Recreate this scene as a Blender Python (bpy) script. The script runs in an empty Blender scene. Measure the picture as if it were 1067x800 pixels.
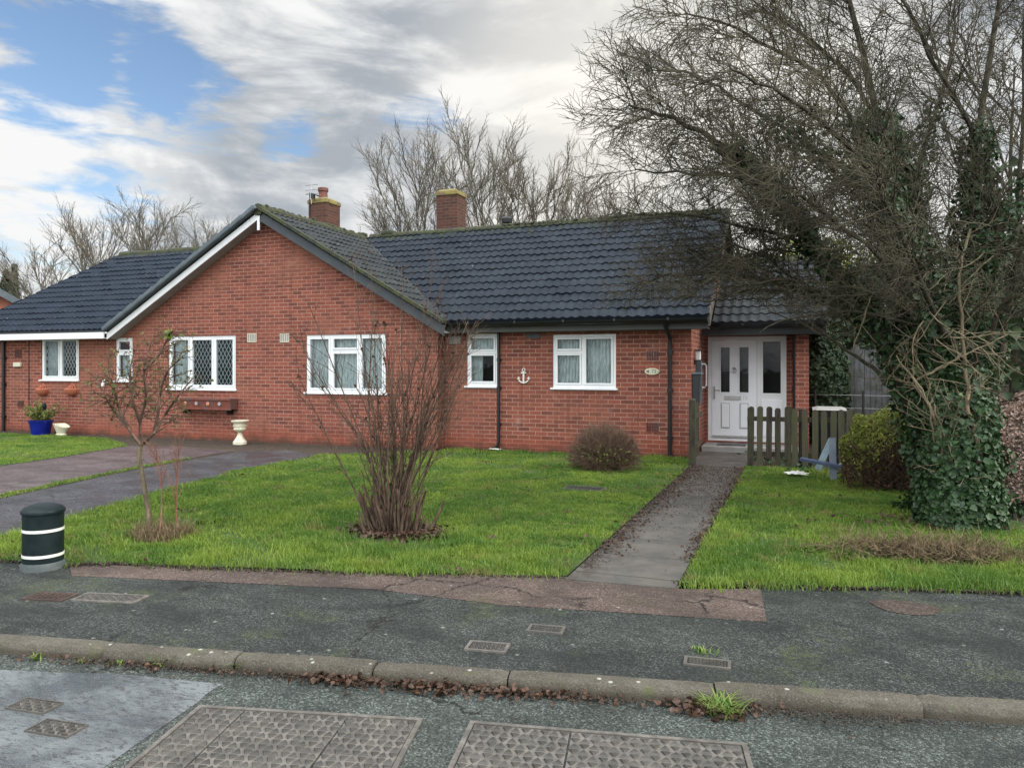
import bpy, bmesh, math, random
import numpy as np
from mathutils import Vector, Matrix
R = math.radians
SC = bpy.context.scene
COL = SC.collection

# ------------------------------------------------------------ camera
H, F, CX, HY, YAW = 1.55, 785.0, 533.5, 382.0, R(21)
sn, cs = math.sin(YAW), math.cos(YAW)
cam = bpy.data.cameras.new('camera'); co = bpy.data.objects.new('camera', cam); COL.objects.link(co)
co.location = (0, 0, H); co.rotation_euler = (R(90), 0, YAW)
cam.sensor_width = 36; cam.lens = F/1067*36; cam.shift_y = -18/1067
cam.clip_start = .05; cam.clip_end = 2000
SC.camera = co

def ray(px, py):
    u = (px-CX)/F; v = (HY-py)/F
    return Vector((u*cs-sn, u*sn+cs, v))
def G(px, py, z=0.0):                      # surveyed point on level ground
    t = (H-z)*F/(py-HY); d = ray(px, py)
    return Vector((d.x*t, d.y*t, z))
def W(px, py, Y):                          # point on a facade plane
    d = ray(px, py); t = Y/d.y
    return Vector((d.x*t, Y, H+d.z*t))
def D(px, py, t):                          # point at distance t
    d = ray(px, py); return Vector((d.x*t, d.y*t, H+d.z*t))

# ------------------------------------------------------------ world
SUN = Vector((.80, .10, .46)).normalized()
w = bpy.data.worlds.new('World'); SC.world = w; w.use_nodes = True
nt = w.node_tree; nt.nodes.clear()
class NB:
    def __init__(s, nt): s.nt = nt
    def n(s, t, **k):
        x = s.nt.nodes.new(t)
        for a, b in k.items(): setattr(x, a, b)
        return x
    def set(s, sock, v):
        if isinstance(v, bpy.types.NodeSocket): s.nt.links.new(v, sock)
        elif v is not None: sock.default_value = v
    def math(s, op, a, b=None, c=None, clamp=False):
        x = s.n('ShaderNodeMath', operation=op); x.use_clamp = clamp
        s.set(x.inputs[0], a); s.set(x.inputs[1], b)
        if c is not None: s.set(x.inputs[2], c)
        return x.outputs[0]
    def vmath(s, op, a, b=None):
        x = s.n('ShaderNodeVectorMath', operation=op)
        s.set(x.inputs[0], a); s.set(x.inputs[1], b)
        return x.outputs['Value'] if op in ('DOT_PRODUCT', 'LENGTH') else x.outputs[0]
    def noise(s, vec, scale, detail=4, rough=.55, dist=0, out=0):
        x = s.n('ShaderNodeTexNoise'); s.set(x.inputs['Vector'], vec)
        s.set(x.inputs['Scale'], scale); x.inputs['Detail'].default_value = detail
        x.inputs['Roughness'].default_value = rough; x.inputs['Distortion'].default_value = dist
        return x.outputs[out]
    def vor(s, vec, scale, out='Distance', feature='F1'):
        x = s.n('ShaderNodeTexVoronoi', feature=feature); s.set(x.inputs['Vector'], vec)
        s.set(x.inputs['Scale'], scale); return x.outputs[out]
    def map(s, vec, scale=(1,1,1), loc=(0,0,0), rot=(0,0,0)):
        x = s.n('ShaderNodeMapping'); s.set(x.inputs[0], vec)
        x.inputs['Scale'].default_value = scale; x.inputs['Location'].default_value = loc; x.inputs['Rotation'].default_value = rot
        return x.outputs[0]
    def step(s, v, a, b, lo=0., hi=1.):
        x = s.n('ShaderNodeMapRange', interpolation_type='SMOOTHSTEP'); s.set(x.inputs[0], v)
        for i, q in enumerate((a, b, lo, hi)): s.set(x.inputs[i+1], q)
        return x.outputs[0]
    def mix(s, f, a, b, mode='MIX'):
        x = s.n('ShaderNodeMix', data_type='RGBA', blend_type=mode)
        s.set(x.inputs[0], f)
        s.set(x.inputs[6], a if isinstance(a, bpy.types.NodeSocket) else (*a, 1)); s.set(x.inputs[7], b if isinstance(b, bpy.types.NodeSocket) else (*b, 1))
        return x.outputs[2]
q = NB(nt)
tc = q.n('ShaderNodeTexCoord').outputs['Generated']
sep = q.n('ShaderNodeSeparateXYZ'); q.set(sep.inputs[0], tc)
def blob(px, py, lo, hi):
    d = ray(px, py).normalized()
    return q.step(q.vmath('DOT_PRODUCT', tc, tuple(d)), math.cos(R(hi)), math.cos(R(lo)))
n1 = q.noise(q.map(tc, (1.0, 1.0, 3.2), (3.1, 1.7, .35)), 4.2, 9, .58, .45)
n2 = q.noise(q.map(tc, (1.0, 1.0, 2.6), (7.3, .2, 4.1)), 4.2, 8, .55, .6)
n3 = q.noise(q.map(tc, (1., 1., 3.), (1.3, 5.2, 2.1)), 9.0, 6, .6, .3)
blue = 0.0
for bx_, by_, hi_, k_ in ((5, 30, 6.5, .17), (125, 45, 5.5, .15), (200, 98, 5.0, .15), (60, 88, 4, .09), (300, 142, 3.0, .13), (30, 235, 9, .08), (130, 178, 4, .09), (440, 128, 4, .10)):
    blue = q.math('ADD', blue, q.math('MULTIPLY', blob(bx_, by_, 0, hi_), k_))
n5 = q.noise(q.map(tc, (1.0, 1.0, 5.0), (2.2, 9.1, 1.3), (0, .12, .3)), 7.0, 8, .6, .8)
cov = q.math('SUBTRACT', q.math('ADD', q.math('MULTIPLY', n1, .35), q.math('ADD', q.math('MULTIPLY', n3, .3), q.math('MULTIPLY', n5, .45))), blue)
cov = q.math('ADD', cov, q.math('MULTIPLY', q.step(q.vmath('DOT_PRODUCT', tc, (sn*.2+.97, .2, 0.0)), -.2, .2), .12))
cm = q.step(cov, .34, .49)
lum = q.math('ADD', q.math('MULTIPLY', n2, .75), q.math('MULTIPLY', n3, .25))
lumr = q.step(lum, .43, .62)
lumr = q.math('ADD', lumr, q.math('MULTIPLY', blob(90, 140, 1, 9), .6), clamp=True)
lumr = q.math('ADD', lumr, q.math('MULTIPLY', blob(60, 275, 0, 10), .35), clamp=True)
ccol = q.mix(lumr, (.36, .395, .435), (.82, .825, .82))
ccol = q.mix(q.math('MULTIPLY', blob(700, 150, 2, 22), .65), ccol, (.93, .88, .80))
# cloud glow boosted high up and, unseen, behind the viewer to light the facade
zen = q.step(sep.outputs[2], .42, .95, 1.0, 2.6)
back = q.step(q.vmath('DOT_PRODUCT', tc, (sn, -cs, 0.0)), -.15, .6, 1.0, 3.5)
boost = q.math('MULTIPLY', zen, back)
sky = q.n('ShaderNodeTexSky', sky_type='NISHITA'); sky.sun_disc = False
sky.sun_elevation = math.asin(SUN.z); sky.sun_rotation = math.atan2(SUN.x, SUN.y); sky.dust_density = .6; sky.ozone_density = 2.0
b1 = q.n('ShaderNodeBackground'); q.set(b1.inputs[0], sky.outputs[0]); b1.inputs[1].default_value = .15
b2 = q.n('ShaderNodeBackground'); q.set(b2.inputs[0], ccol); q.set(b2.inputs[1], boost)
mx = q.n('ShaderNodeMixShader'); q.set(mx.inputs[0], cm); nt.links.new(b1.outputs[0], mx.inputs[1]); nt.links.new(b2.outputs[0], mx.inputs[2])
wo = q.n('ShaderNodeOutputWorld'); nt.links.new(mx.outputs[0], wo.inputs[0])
sl = bpy.data.lights.new('sun', 'SUN'); so = bpy.data.objects.new('sun', sl); COL.objects.link(so)
sl.energy = 2.3; sl.angle = R(12); sl.color = (1, .93, .82)
so.rotation_euler = SUN.to_track_quat('Z', 'Y').to_euler(); so.location = (20, 0, 30)
vs = SC.view_settings
vs.view_transform = 'Standard'; vs.look = 'None'; vs.exposure = 0.2; vs.gamma = 1; vs.use_curve_mapping = False
SC.cycles.max_bounces = 6; SC.cycles.transparent_max_bounces = 12

# ------------------------------------------------------------ helpers
def tag(o, label=None, cat=None, group=None, kind=None):
    for k, v in (('label', label), ('category', cat), ('group', group), ('kind', kind)):
        if v: o[k] = v
    return o
def empty(name, loc, label, cat, group=None, rz=0):
    o = bpy.data.objects.new(name, None); COL.objects.link(o); o.location = loc; o.rotation_euler = (0, 0, rz)
    o.empty_display_size = .2
    return tag(o, label, cat, group)
def worldloc(o):
    v = Vector((0, 0, 0))
    while o: v += o.location; o = o.parent
    return v
def fast_mesh(name, V, Fc, smooth=False):
    V = np.asarray(V, dtype=np.float32); Fc = np.asarray(Fc, dtype=np.int32); k = Fc.shape[1]
    me = bpy.data.meshes.new(name); me.vertices.add(len(V)); me.vertices.foreach_set('co', V.ravel())
    me.loops.add(Fc.size); me.loops.foreach_set('vertex_index', Fc.ravel())
    me.polygons.add(len(Fc)); me.polygons.foreach_set('loop_start', np.arange(0, Fc.size, k, dtype=np.int32))
    me.update(calc_edges=True)
    if smooth: me.shade_smooth()
    return me
def link(name, me, m, parent=None):
    o = bpy.data.objects.new(name, me); COL.objects.link(o)
    if m: me.materials.append(m)
    if parent: o.parent = parent
    return o
def npobj(name, V, Fc, m, parent=None, smooth=False):
    V = np.asarray(V, dtype=np.float64)
    if parent is not None:
        V = V - np.array(worldloc(parent))
        return link(name, fast_mesh(name, V, Fc, smooth), m, parent)
    c = np.array([V[:, 0].mean(), V[:, 1].mean(), V[:, 2].min()])
    o = link(name, fast_mesh(name, V-c, Fc, smooth), m); o.location = c
    return o
class MB:
    def __init__(s): s.v = []; s.f = []
    def add(s, vs, fs):
        n = len(s.v); s.v += [tuple(p) for p in vs]; s.f += [tuple(i+n for i in f) for f in fs]; return s
    def box(s, x0, x1, y0, y1, z0, z1):
        return s.hexa([(x0,y0,z0),(x1,y0,z0),(x1,y1,z0),(x0,y1,z0),(x0,y0,z1),(x1,y0,z1),(x1,y1,z1),(x0,y1,z1)])
    def hexa(s, v): return s.add(v, [(0,3,2,1),(4,5,6,7),(0,1,5,4),(1,2,6,5),(2,3,7,6),(3,0,4,7)])
    def quad(s, *p): return s.add(p, [tuple(range(len(p)))])
    def bar(s, a, b, wd, ht, up=(0,0,1)):     # rectangular bar between two points
        a = Vector(a); b = Vector(b); d = (b-a).normalized(); up = Vector(up)
        sd = d.cross(up).normalized(); u2 = sd.cross(d).normalized()
        A = sd*wd/2; B = u2*ht/2
        return s.hexa([a-A-B, a+A-B, b+A-B, b-A-B, a-A+B, a+A+B, b+A+B, b-A+B])
    def tube(s, pts, rs, n=8, cap=True):
        pts = [Vector(p) for p in pts]
        if not hasattr(rs, '__len__'): rs = [rs]*len(pts)
        base = len(s.v); ref = Vector((.31, .27, .91))
        for i, p in enumerate(pts):
            d = (pts[min(i+1, len(pts)-1)]-pts[max(i-1, 0)]).normalized()
            if abs(d.dot(ref)) > .95: ref = Vector((.9, .1, .2))
            a = d.cross(ref).normalized(); b = d.cross(a)
            for k in range(n):
                t = 2*math.pi*k/n; s.v.append(tuple(p+(a*math.cos(t)+b*math.sin(t))*rs[i]))
        for i in range(len(pts)-1):
            for k in range(n):
                k2 = (k+1) % n; s.f.append((base+i*n+k, base+i*n+k2, base+(i+1)*n+k2, base+(i+1)*n+k))
        if cap:
            s.f.append(tuple(base+k for k in reversed(range(n)))); m = base+(len(pts)-1)*n; s.f.append(tuple(m+k for k in range(n)))
        return s
    def lathe(s, prof, c=(0,0,0), n=24, sx=1, sy=1):
        base = len(s.v)
        for r, z in prof:
            for k in range(n):
                t = 2*math.pi*k/n; s.v.append((c[0]+r*sx*math.cos(t), c[1]+r*sy*math.sin(t), c[2]+z))
        for i in range(len(prof)-1):
            for k in range(n):
                k2 = (k+1) % n; s.f.append((base+i*n+k, base+i*n+k2, base+(i+1)*n+k2, base+(i+1)*n+k))
        s.f.append(tuple(base+k for k in reversed(range(n)))); m = base+(len(prof)-1)*n; s.f.append(tuple(m+k for k in range(n)))
        return s
    def prism(s, poly, a, b):     # polygon of points extruded from offset a to offset b (vectors)
        n = len(poly); a = Vector(a); b = Vector(b)
        vs = [Vector(p)+a for p in poly]+[Vector(p)+b for p in poly]
        return s.add(vs, [tuple(range(n)), tuple(n+i for i in reversed(range(n)))]+[(i, n+i, n+(i+1) % n, (i+1) % n) for i in range(n)])
    def build(s, name, m, parent=None, smooth=False, bevel=0, origin=None):
        V = np.array(s.v, dtype=float)
        if parent is not None: off = np.array(worldloc(parent))
        elif origin is not None: off = np.array(origin, dtype=float)
        else: off = np.array([V[:,0].mean(), V[:,1].mean(), V[:,2].min()])
        me = bpy.data.meshes.new(name); me.from_pydata((V-off).tolist(), [], s.f); me.update()
        bm = bmesh.new(); bm.from_mesh(me); bmesh.ops.recalc_face_normals(bm, faces=bm.faces)
        if len(bm.faces) == 1:
            bm.faces.ensure_lookup_table(); fn_ = bm.faces[0].normal
            if fn_.y > .5 or fn_.z < -.5: bmesh.ops.reverse_faces(bm, faces=bm.faces)
        bm.to_mesh(me); bm.free()
        o = link(name, me, m, parent)
        if smooth:
            me.shade_smooth(); me.set_sharp_from_angle(angle=R(40))
        if bevel:
            md = o.modifiers.new('bevel', 'BEVEL'); md.width = bevel; md.segments = 2; md.limit_method = 'ANGLE'
        if parent is None: o.location = off
        return o
def copy_tree(o, parent=None):
    c = o.copy(); COL.objects.link(c)
    if parent: c.parent = parent
    for ch in list(o.children): copy_tree(ch, c)
    return c

# ------------------------------------------------------------ materials
def mat(name, fn):
    m = bpy.data.materials.new(name); m.use_nodes = True; m.node_tree.nodes.clear()
    b = NB(m.node_tree); bs = b.n('ShaderNodeBsdfPrincipled'); out = b.n('ShaderNodeOutputMaterial')
    m.node_tree.links.new(bs.outputs[0], out.inputs[0]); b.bs = bs; b.out = out
    b.pos = b.n('ShaderNodeNewGeometry').outputs['Position']
    fn(b); return m
def setp(b, col=None, rough=None, metal=None, spec=None, bump=None, bstr=.5, bdist=.01):
    if col is not None: b.set(b.bs.inputs['Base Color'], col if isinstance(col, bpy.types.NodeSocket) else (*col, 1))
    if rough is not None: b.set(b.bs.inputs['Roughness'], rough)
    if metal is not None: b.set(b.bs.inputs['Metallic'], metal)
    if spec is not None: b.set(b.bs.inputs['Specular IOR Level'], spec)
    if bump is not None:
        x = b.n('ShaderNodeBump'); x.inputs['Strength'].default_value = bstr; x.inputs['Distance'].default_value = bdist
        b.set(x.inputs['Height'], bump); b.set(b.bs.inputs['Normal'], x.outputs[0])
def worn(col, col2, scale=6, rough=.6, amt=.5, bs=.25, metal=0, spec=.5, fine=60):
    def fn(b):
        n = b.noise(b.pos, scale, 6, .6); f = b.step(n, .35, .7)
        c = b.mix(b.math('MULTIPLY', f, amt), col, col2)
        g = b.noise(b.pos, fine, 3, .6)
        c = b.mix(b.math('MULTIPLY', g, .25), c, tuple(x*.55 for x in col))
        setp(b, c, b.math('ADD', b.math('MULTIPLY', n, .25), rough-.12), metal, spec, g, bs, .004)
    return fn
def brick_fn(c1, c2, mortar, dirt=.35, gray=0, plinth=True):
    def fn(b):
        s = b.n('ShaderNodeSeparateXYZ'); b.set(s.inputs[0], b.pos)
        c = b.n('ShaderNodeCombineXYZ'); b.set(c.inputs[0], b.math('ADD', s.outputs[0], s.outputs[1])); b.set(c.inputs[1], s.outputs[2])
        wob = b.noise(b.pos, 9, 2); vv = b.vmath('ADD', c.outputs[0], b.vmath('MULTIPLY', b.noise(b.pos, 14, 2, out=1), (.004, .004, 0)))
        br = b.n('ShaderNodeTexBrick'); br.offset = .5; b.set(br.inputs['Vector'], vv)
        for k, v in (('Color1', (*c1, 1)), ('Color2', (*c2, 1)), ('Mortar', (*mortar, 1)), ('Scale', 1.), ('Mortar Size', .0055), ('Mortar Smooth', .25), ('Bias', -.15), ('Brick Width', .225), ('Row Height', .075)):
            br.inputs[k].default_value = v
        col = br.outputs[0]
        n = b.noise(b.pos, 1.1, 6, .6); f = b.step(n, .42, .72)
        col = b.mix(b.math('MULTIPLY', f, dirt), col, (c1[0]*.62, c1[1]*.72, c1[2]*.85))
        g = b.noise(b.map(b.pos, (1, 1, 2.5)), 35, 4, .65)
        col = b.mix(b.math('MULTIPLY', b.step(g, .45, .75), .35), col, (c1[0]*.45, c1[1]*.45, c1[2]*.5))
        pt = b.noise(b.map(b.pos, (.8, .8, 1.3), (4, 2, 7)), .8, 4, .5)        # patches where the pointing is smeared flush
        col = b.mix(b.math('MULTIPLY', b.step(pt, .52, .66), .45), col, (c1[0]*1.0, c1[1]*1.35, c1[2]*1.4))
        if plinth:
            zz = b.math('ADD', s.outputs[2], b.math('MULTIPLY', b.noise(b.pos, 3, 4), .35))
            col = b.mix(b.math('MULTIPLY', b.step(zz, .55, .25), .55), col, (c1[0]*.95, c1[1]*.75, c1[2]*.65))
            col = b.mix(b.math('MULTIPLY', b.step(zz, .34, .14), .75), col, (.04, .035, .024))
            sv = b.noise(b.map(b.pos, (5, 5, .5)), 1.4, 5, .7); col = b.mix(b.math('MULTIPLY', b.step(sv, .52, .72), .45), col, (c1[0]*.4, c1[1]*.42, c1[2]*.5))
            ef = b.noise(b.map(b.pos, (1, 1, 1), (8, 3, 1)), 2.3, 6, .7); col = b.mix(b.math('MULTIPLY', b.step(ef, .58, .74), .3), col, (.42, .30, .24))
        setp(b, col, .88, spec=.25, bump=b.math('ADD', b.math('MULTIPLY', br.outputs['Fac'], -.8), b.math('MULTIPLY', g, .35)), bstr=.7, bdist=.008)
    return fn
M = {}
M['brick'] = mat('brick', brick_fn((.270, .083, .053), (.120, .041, .031), (.42, .28, .215)))
M['brick_far'] = mat('brick_far', brick_fn((.36, .13, .08), (.28, .09, .06), (.45, .3, .22)))
M['brick_chim'] = mat('brick_chim', brick_fn((.11, .045, .032), (.055, .030, .024), (.13, .11, .08), .7, plinth=False))
def chimney_cap(b):
    n = b.noise(b.pos, 7, 5); c = b.mix(b.step(n, .35, .6), (.16, .12, .07), (.24, .20, .06)); setp(b, c, .95, bump=b.noise(b.pos, 30), bdist=.02)
M['chim_cap'] = mat('chim_cap', chimney_cap)
M['upvc'] = mat('upvc', worn((.82, .83, .83), (.66, .67, .64), 5, .35, .35, .05))
M['doorwhite'] = mat('doorwhite', worn((.86, .88, .90), (.78, .80, .83), 3, .35, .3, .05))
M['groove'] = mat('groove', worn((.42, .45, .48), (.36, .38, .4), 9, .5))
M['black'] = mat('black', worn((.008, .009, .010), (.02, .02, .022), 8, .35, .6, .05))
M['fasciagrey'] = mat('fasciagrey', worn((.055, .058, .056), (.10, .095, .08), 3, .7, .7))
M['slategrey'] = mat('slategrey', worn((.085, .11, .125), (.14, .165, .175), 4, .7, .6))
M['slatedark'] = mat('slatedark', worn((.042, .052, .060), (.075, .088, .095), 4, .7, .6))
M['soffit'] = mat('soffit', worn((.32, .31, .29), (.22, .20, .18), 5, .7, .6))
M['metal'] = mat('metal', worn((.45, .45, .43), (.3, .29, .27), 20, .35, .5, .05, 1))
M['dark_room'] = mat('dark_room', worn((.022, .026, .028), (.012, .012, .012), 2, .9))
M['plaster'] = mat('plaster', worn((.45, .44, .38), (.3, .3, .26), 2, .9))
def roof_fn(base, alt, lichen=.6):
    def fn(b):
        n = b.noise(b.pos, 2.2, 6, .65); f = b.step(n, .35, .7)
        col = b.mix(f, base, alt)
        s = b.noise(b.pos, 26, 4, .7); col = b.mix(b.math('MULTIPLY', b.step(s, .45, .75), .5), col, (alt[0]*1.7, alt[1]*1.65, alt[2]*1.5))
        v = b.noise(b.pos, 17, 3, .6); l = b.math('MULTIPLY', b.step(v, .69, .75), lichen)
        col = b.mix(l, col, (.38, .38, .33))
        sp = b.n('ShaderNodeSeparateXYZ'); b.set(sp.inputs[0], b.pos)
        mz = b.math('ADD', sp.outputs[2], b.math('MULTIPLY', b.noise(b.pos, 5, 5, .7), 1.1))
        col = b.mix(b.math('MULTIPLY', b.step(mz, 5.15, 5.5), .8), col, (.055, .062, .028))
        setp(b, col, b.math('ADD', b.math('MULTIPLY', s, .25),   .50), spec=.16, bump=s, bstr=.35, bdist=.006)
    return fn
M['roof'] = mat('roof', roof_fn((.010, .0145, .022), (.020, .027, .037)))
M['roof_left'] = mat('roof_left', roof_fn((.009, .014, .024), (.015, .022, .035), .9))
M['roof_mossy'] = mat('roof_mossy', roof_fn((.018, .022, .026), (.034, .038, .039), .7))
def moss_ridge(b):
    n = b.noise(b.pos, 9, 6, .7); col = b.mix(b.step(n, .38, .6), (.035, .036, .033), (.062, .070, .026))
    setp(b, col, .95, bump=b.noise(b.pos, 40, 4), bstr=1, bdist=.03)
M['ridge'] = mat('ridge', moss_ridge)
M['slate_far'] = mat('slate_far', worn((.05, .055, .06), (.08, .085, .085), 3, .7))
def glass_fn(b):
    m = b.n('ShaderNodeMixShader'); fr = b.n('ShaderNodeFresnel'); fr.inputs[0].default_value = 1.30
    g = b.n('ShaderNodeBsdfGlossy'); g.inputs['Roughness'].default_value = .02
    t = b.n('ShaderNodeBsdfTransparent'); t.inputs[0].default_value = (.80, .84, .84, 1)
    bp = b.n('ShaderNodeBump'); bp.inputs['Strength'].default_value = .08; bp.inputs['Distance'].default_value = .02
    b.set(bp.inputs['Height'], b.noise(b.pos, 3, 2)); b.set(g.inputs['Normal'], bp.outputs[0])
    b.set(m.inputs[0], b.math('MULTIPLY', fr.outputs[0], 1.0)); L = b.nt.links
    L.new(t.outputs[0], m.inputs[1]); L.new(g.outputs[0], m.inputs[2]); L.new(m.outputs[0], b.out.inputs[0])
M['glass'] = mat('glass', glass_fn)
def net_fn(b):
    n = b.noise(b.map(b.pos, (1, 1, .25)), 28, 4, .6); c = b.mix(b.step(n, .35, .65), (.40, .45, .45), (.70, .76, .75)); setp(b, c, .95, bump=n, bdist=.01)
    b.set(b.bs.inputs['Emission Strength'], 0.0)
M['net'] = mat('net', net_fn)
M['lead'] = mat('lead', worn((.55, .62, .62), (.36, .42, .43), 30, .5))
def tarmac(c1, c2, chip, cscale, moss=.0, wet=.0, rough=.75, chipamt=.5):
    def fn(b):
        n = b.noise(b.pos, .9, 6, .6); col = b.mix(b.step(n, .3, .7), c1, c2)
        v = b.n('ShaderNodeTexVoronoi'); b.set(v.inputs['Vector'], b.pos); v.inputs['Scale'].default_value = cscale
        sc = b.n('ShaderNodeSeparateColor'); b.set(sc.inputs[0], v.outputs['Color'])
        col = b.mix(b.math('MULTIPLY', b.step(sc.outputs[0], .5, .95), chipamt), col, chip)
        col = b.mix(b.math('MULTIPLY', b.step(sc.outputs[1], .55, .9), .65), col, tuple(x*.32 for x in c1))
        st = b.noise(b.map(b.pos, (1, 2.2, 1)), 4.5, 6, .65); col = b.mix(b.math('MULTIPLY', b.step(st, .5, .72), .45), col, tuple(x*.5 for x in c1))
        v2 = b.n('ShaderNodeTexVoronoi'); b.set(v2.inputs['Vector'], b.map(b.pos, (1, 1, 1), (.3, .7, 0))); v2.inputs['Scale'].default_value = 7
        sp = b.math('MULTIPLY', b.step(b.math('ADD', v2.outputs['Distance'], b.math('MULTIPLY', b.noise(b.pos, 40, 3), .12)), .17, .11), .55)
        s2 = b.n('ShaderNodeSeparateColor'); b.set(s2.inputs[0], v2.outputs['Color']); sp = b.math('MULTIPLY', sp, b.step(s2.outputs[2], .92, .94))
        col = b.mix(sp, col, (.42, .42, .36))
        if moss:
            mn = b.noise(b.map(b.pos, (1, 1, 1), (9, 4, 0)), 1.6, 6, .65); col = b.mix(b.math('MULTIPLY', b.math('MULTIPLY', b.step(mn, .54, .66), b.step(b.noise(b.pos, 30, 5, .8), .42, .6)), moss), col, (.10, .12, .03))
        rg = rough
        if wet:
            wn = b.noise(b.map(b.pos, (1, 1.6, 1), (2, 8, 0)), 2.0, 5, .6); wf = b.step(wn, .40, .6)
            rg = b.math('SUBTRACT', rough, b.math('MULTIPLY', wf, wet))
            col = b.mix(b.math('MULTIPLY', wf, .3), col, tuple(x*.45 for x in c1))
        wv = b.vmath('ADD', b.pos, b.vmath('MULTIPLY', b.noise(b.pos, 5, 5, .65, out=1), (.35, .35, 0))); cr = b.math('MULTIPLY', b.step(b.vor(wv, .75, feature='DISTANCE_TO_EDGE'), .009, .003), b.step(b.noise(b.pos, .7, 3), .47, .55)); col = b.mix(b.math('MULTIPLY', cr, .85), col, (.012, .012, .010))
        pt = b.noise(b.map(b.pos, (1, 1.4, 1), (6, 2, 0)), 1.3, 6, .65); col = b.mix(b.math('MULTIPLY', b.step(pt, .48, .6), .5), col, tuple(x*.55 for x in c1))
        setp(b, col, rg, spec=.2, bump=b.math('ADD', b.math('MULTIPLY', v.outputs['Distance'], -1.0), b.math('MULTIPLY', st, .6)), bstr=.8, bdist=.006)
    return fn
M['road'] = mat('road', tarmac((.045, .053, .048), (.074, .083, .075), (.27, .30, .27), 120, 0, .3, .75, .5))
M['pave'] = mat('pave', tarmac((.028, .032, .030), (.050, .055, .050), (.21, .23, .21), 130, .55, .2, .8, .45))
M['pavepink'] = mat('pavepink', tarmac((.085, .062, .053), (.13, .095, .08), (.33, .26, .23), 130, .3, .15, .85, .45))
M['drive'] = mat('drive', tarmac((.050, .049, .055), (.085, .082, .09), (.24, .24, .26), 70, .1, .33, .62, .35))
M['drivepink'] = mat('drivepink', tarmac((.095, .070, .072), (.135, .105, .105), (.28, .24, .25), 70, .15, .3, .65, .35))
def path_fn(b):
    s = b.n('ShaderNodeSeparateXYZ'); b.set(s.inputs[0], b.pos)
    n = b.noise(b.pos, 3.5, 6, .65); col = b.mix(b.step(n, .32, .68), (.062, .058, .052), (.11, .10, .088))
    ln = b.math('FRACT', b.math('MULTIPLY', s.outputs[1], 1.64)); j = b.step(b.math('ABSOLUTE', b.math('SUBTRACT', ln, .5)), .47, .49)
    col = b.mix(j, col, (.05, .05, .035))
    g = b.noise(b.pos, 60, 4, .7); col = b.mix(b.math('MULTIPLY', b.step(g, .45, .7), .5), col, (.07, .065, .05))
    d = b.noise(b.pos, 9, 5, .7); far = b.step(s.outputs[1], 7.5, 9.5)
    edge = b.step(s.outputs[0], -1.28, -1.55)
    col = b.mix(b.math('MULTIPLY', b.math('MULTIPLY', b.step(d, .44, .55), b.math('MAXIMUM', far, edge)), .8), col, (.045, .034, .026))
    setp(b, col, b.math('SUBTRACT', .8, b.math('MULTIPLY', n, .35)), bump=b.math('SUBTRACT', g, b.math('MULTIPLY', j, 2)), bstr=.6, bdist=.006)
M['path'] = mat('path', path_fn)
def kerb_fn(b):
    g = b.n('ShaderNodeNewGeometry'); sp = b.n('ShaderNodeSeparateXYZ'); b.set(sp.inputs[0], g.outputs['Normal'])
    n = b.noise(b.pos, 2.2, 6, .65); n2 = b.noise(b.pos, 120, 3, .7); n3 = b.noise(b.pos, 14, 6, .7)
    c = b.mix(b.step(n, .3, .7), (.055, .047, .034), (.105, .094, .072)); c = b.mix(b.math('MULTIPLY', b.step(n2, .5, .7), .5), c, (.22, .20, .17)); c = b.mix(b.math('MULTIPLY', b.step(n2, .5, .32), .5), c, (.03, .026, .02))
    c = b.mix(b.math('MULTIPLY', b.step(n3, .5, .66), .65), c, (.055, .045, .028)); m = b.noise(b.map(b.pos, (1, 1, 1), (3, 1, 0)), 5, 5, .7); c = b.mix(b.math('MULTIPLY', b.step(m, .55, .68), .6), c, (.08, .095, .03))
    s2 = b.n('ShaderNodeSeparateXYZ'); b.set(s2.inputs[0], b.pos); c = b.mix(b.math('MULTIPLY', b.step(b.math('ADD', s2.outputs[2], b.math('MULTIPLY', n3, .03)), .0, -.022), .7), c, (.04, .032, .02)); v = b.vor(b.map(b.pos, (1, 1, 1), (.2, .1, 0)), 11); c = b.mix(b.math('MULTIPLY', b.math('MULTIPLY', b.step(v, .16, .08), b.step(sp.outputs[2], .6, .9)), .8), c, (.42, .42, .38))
    setp(b, c, .88, bump=b.math('ADD', n2, b.math('MULTIPLY', n3, 1.5)), bstr=.9, bdist=.006)
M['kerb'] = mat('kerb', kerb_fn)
def soil_fn(b):
    n = b.noise(b.pos, 14, 6, .7); setp(b, b.mix(b.step(n, .35, .65), (.028, .020, .013), (.07, .05, .032)), .95, bump=n, bstr=1, bdist=.04)
M['soil'] = mat('soil', soil_fn)
def lawn_fn(b):
    n = b.noise(b.pos, 2.2, 6, .65); n2 = b.noise(b.pos, 55, 4, .7)
    c = b.mix(b.step(n, .35, .7), (.045, .09, .012), (.075, .12, .02)); c = b.mix(b.math('MULTIPLY', b.step(n2, .4, .7), .6), c, (.025, .035, .01))
    setp(b, c, .95, bump=n2, bstr=1, bdist=.03)
M['lawn'] = mat('lawn', lawn_fn)
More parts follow.
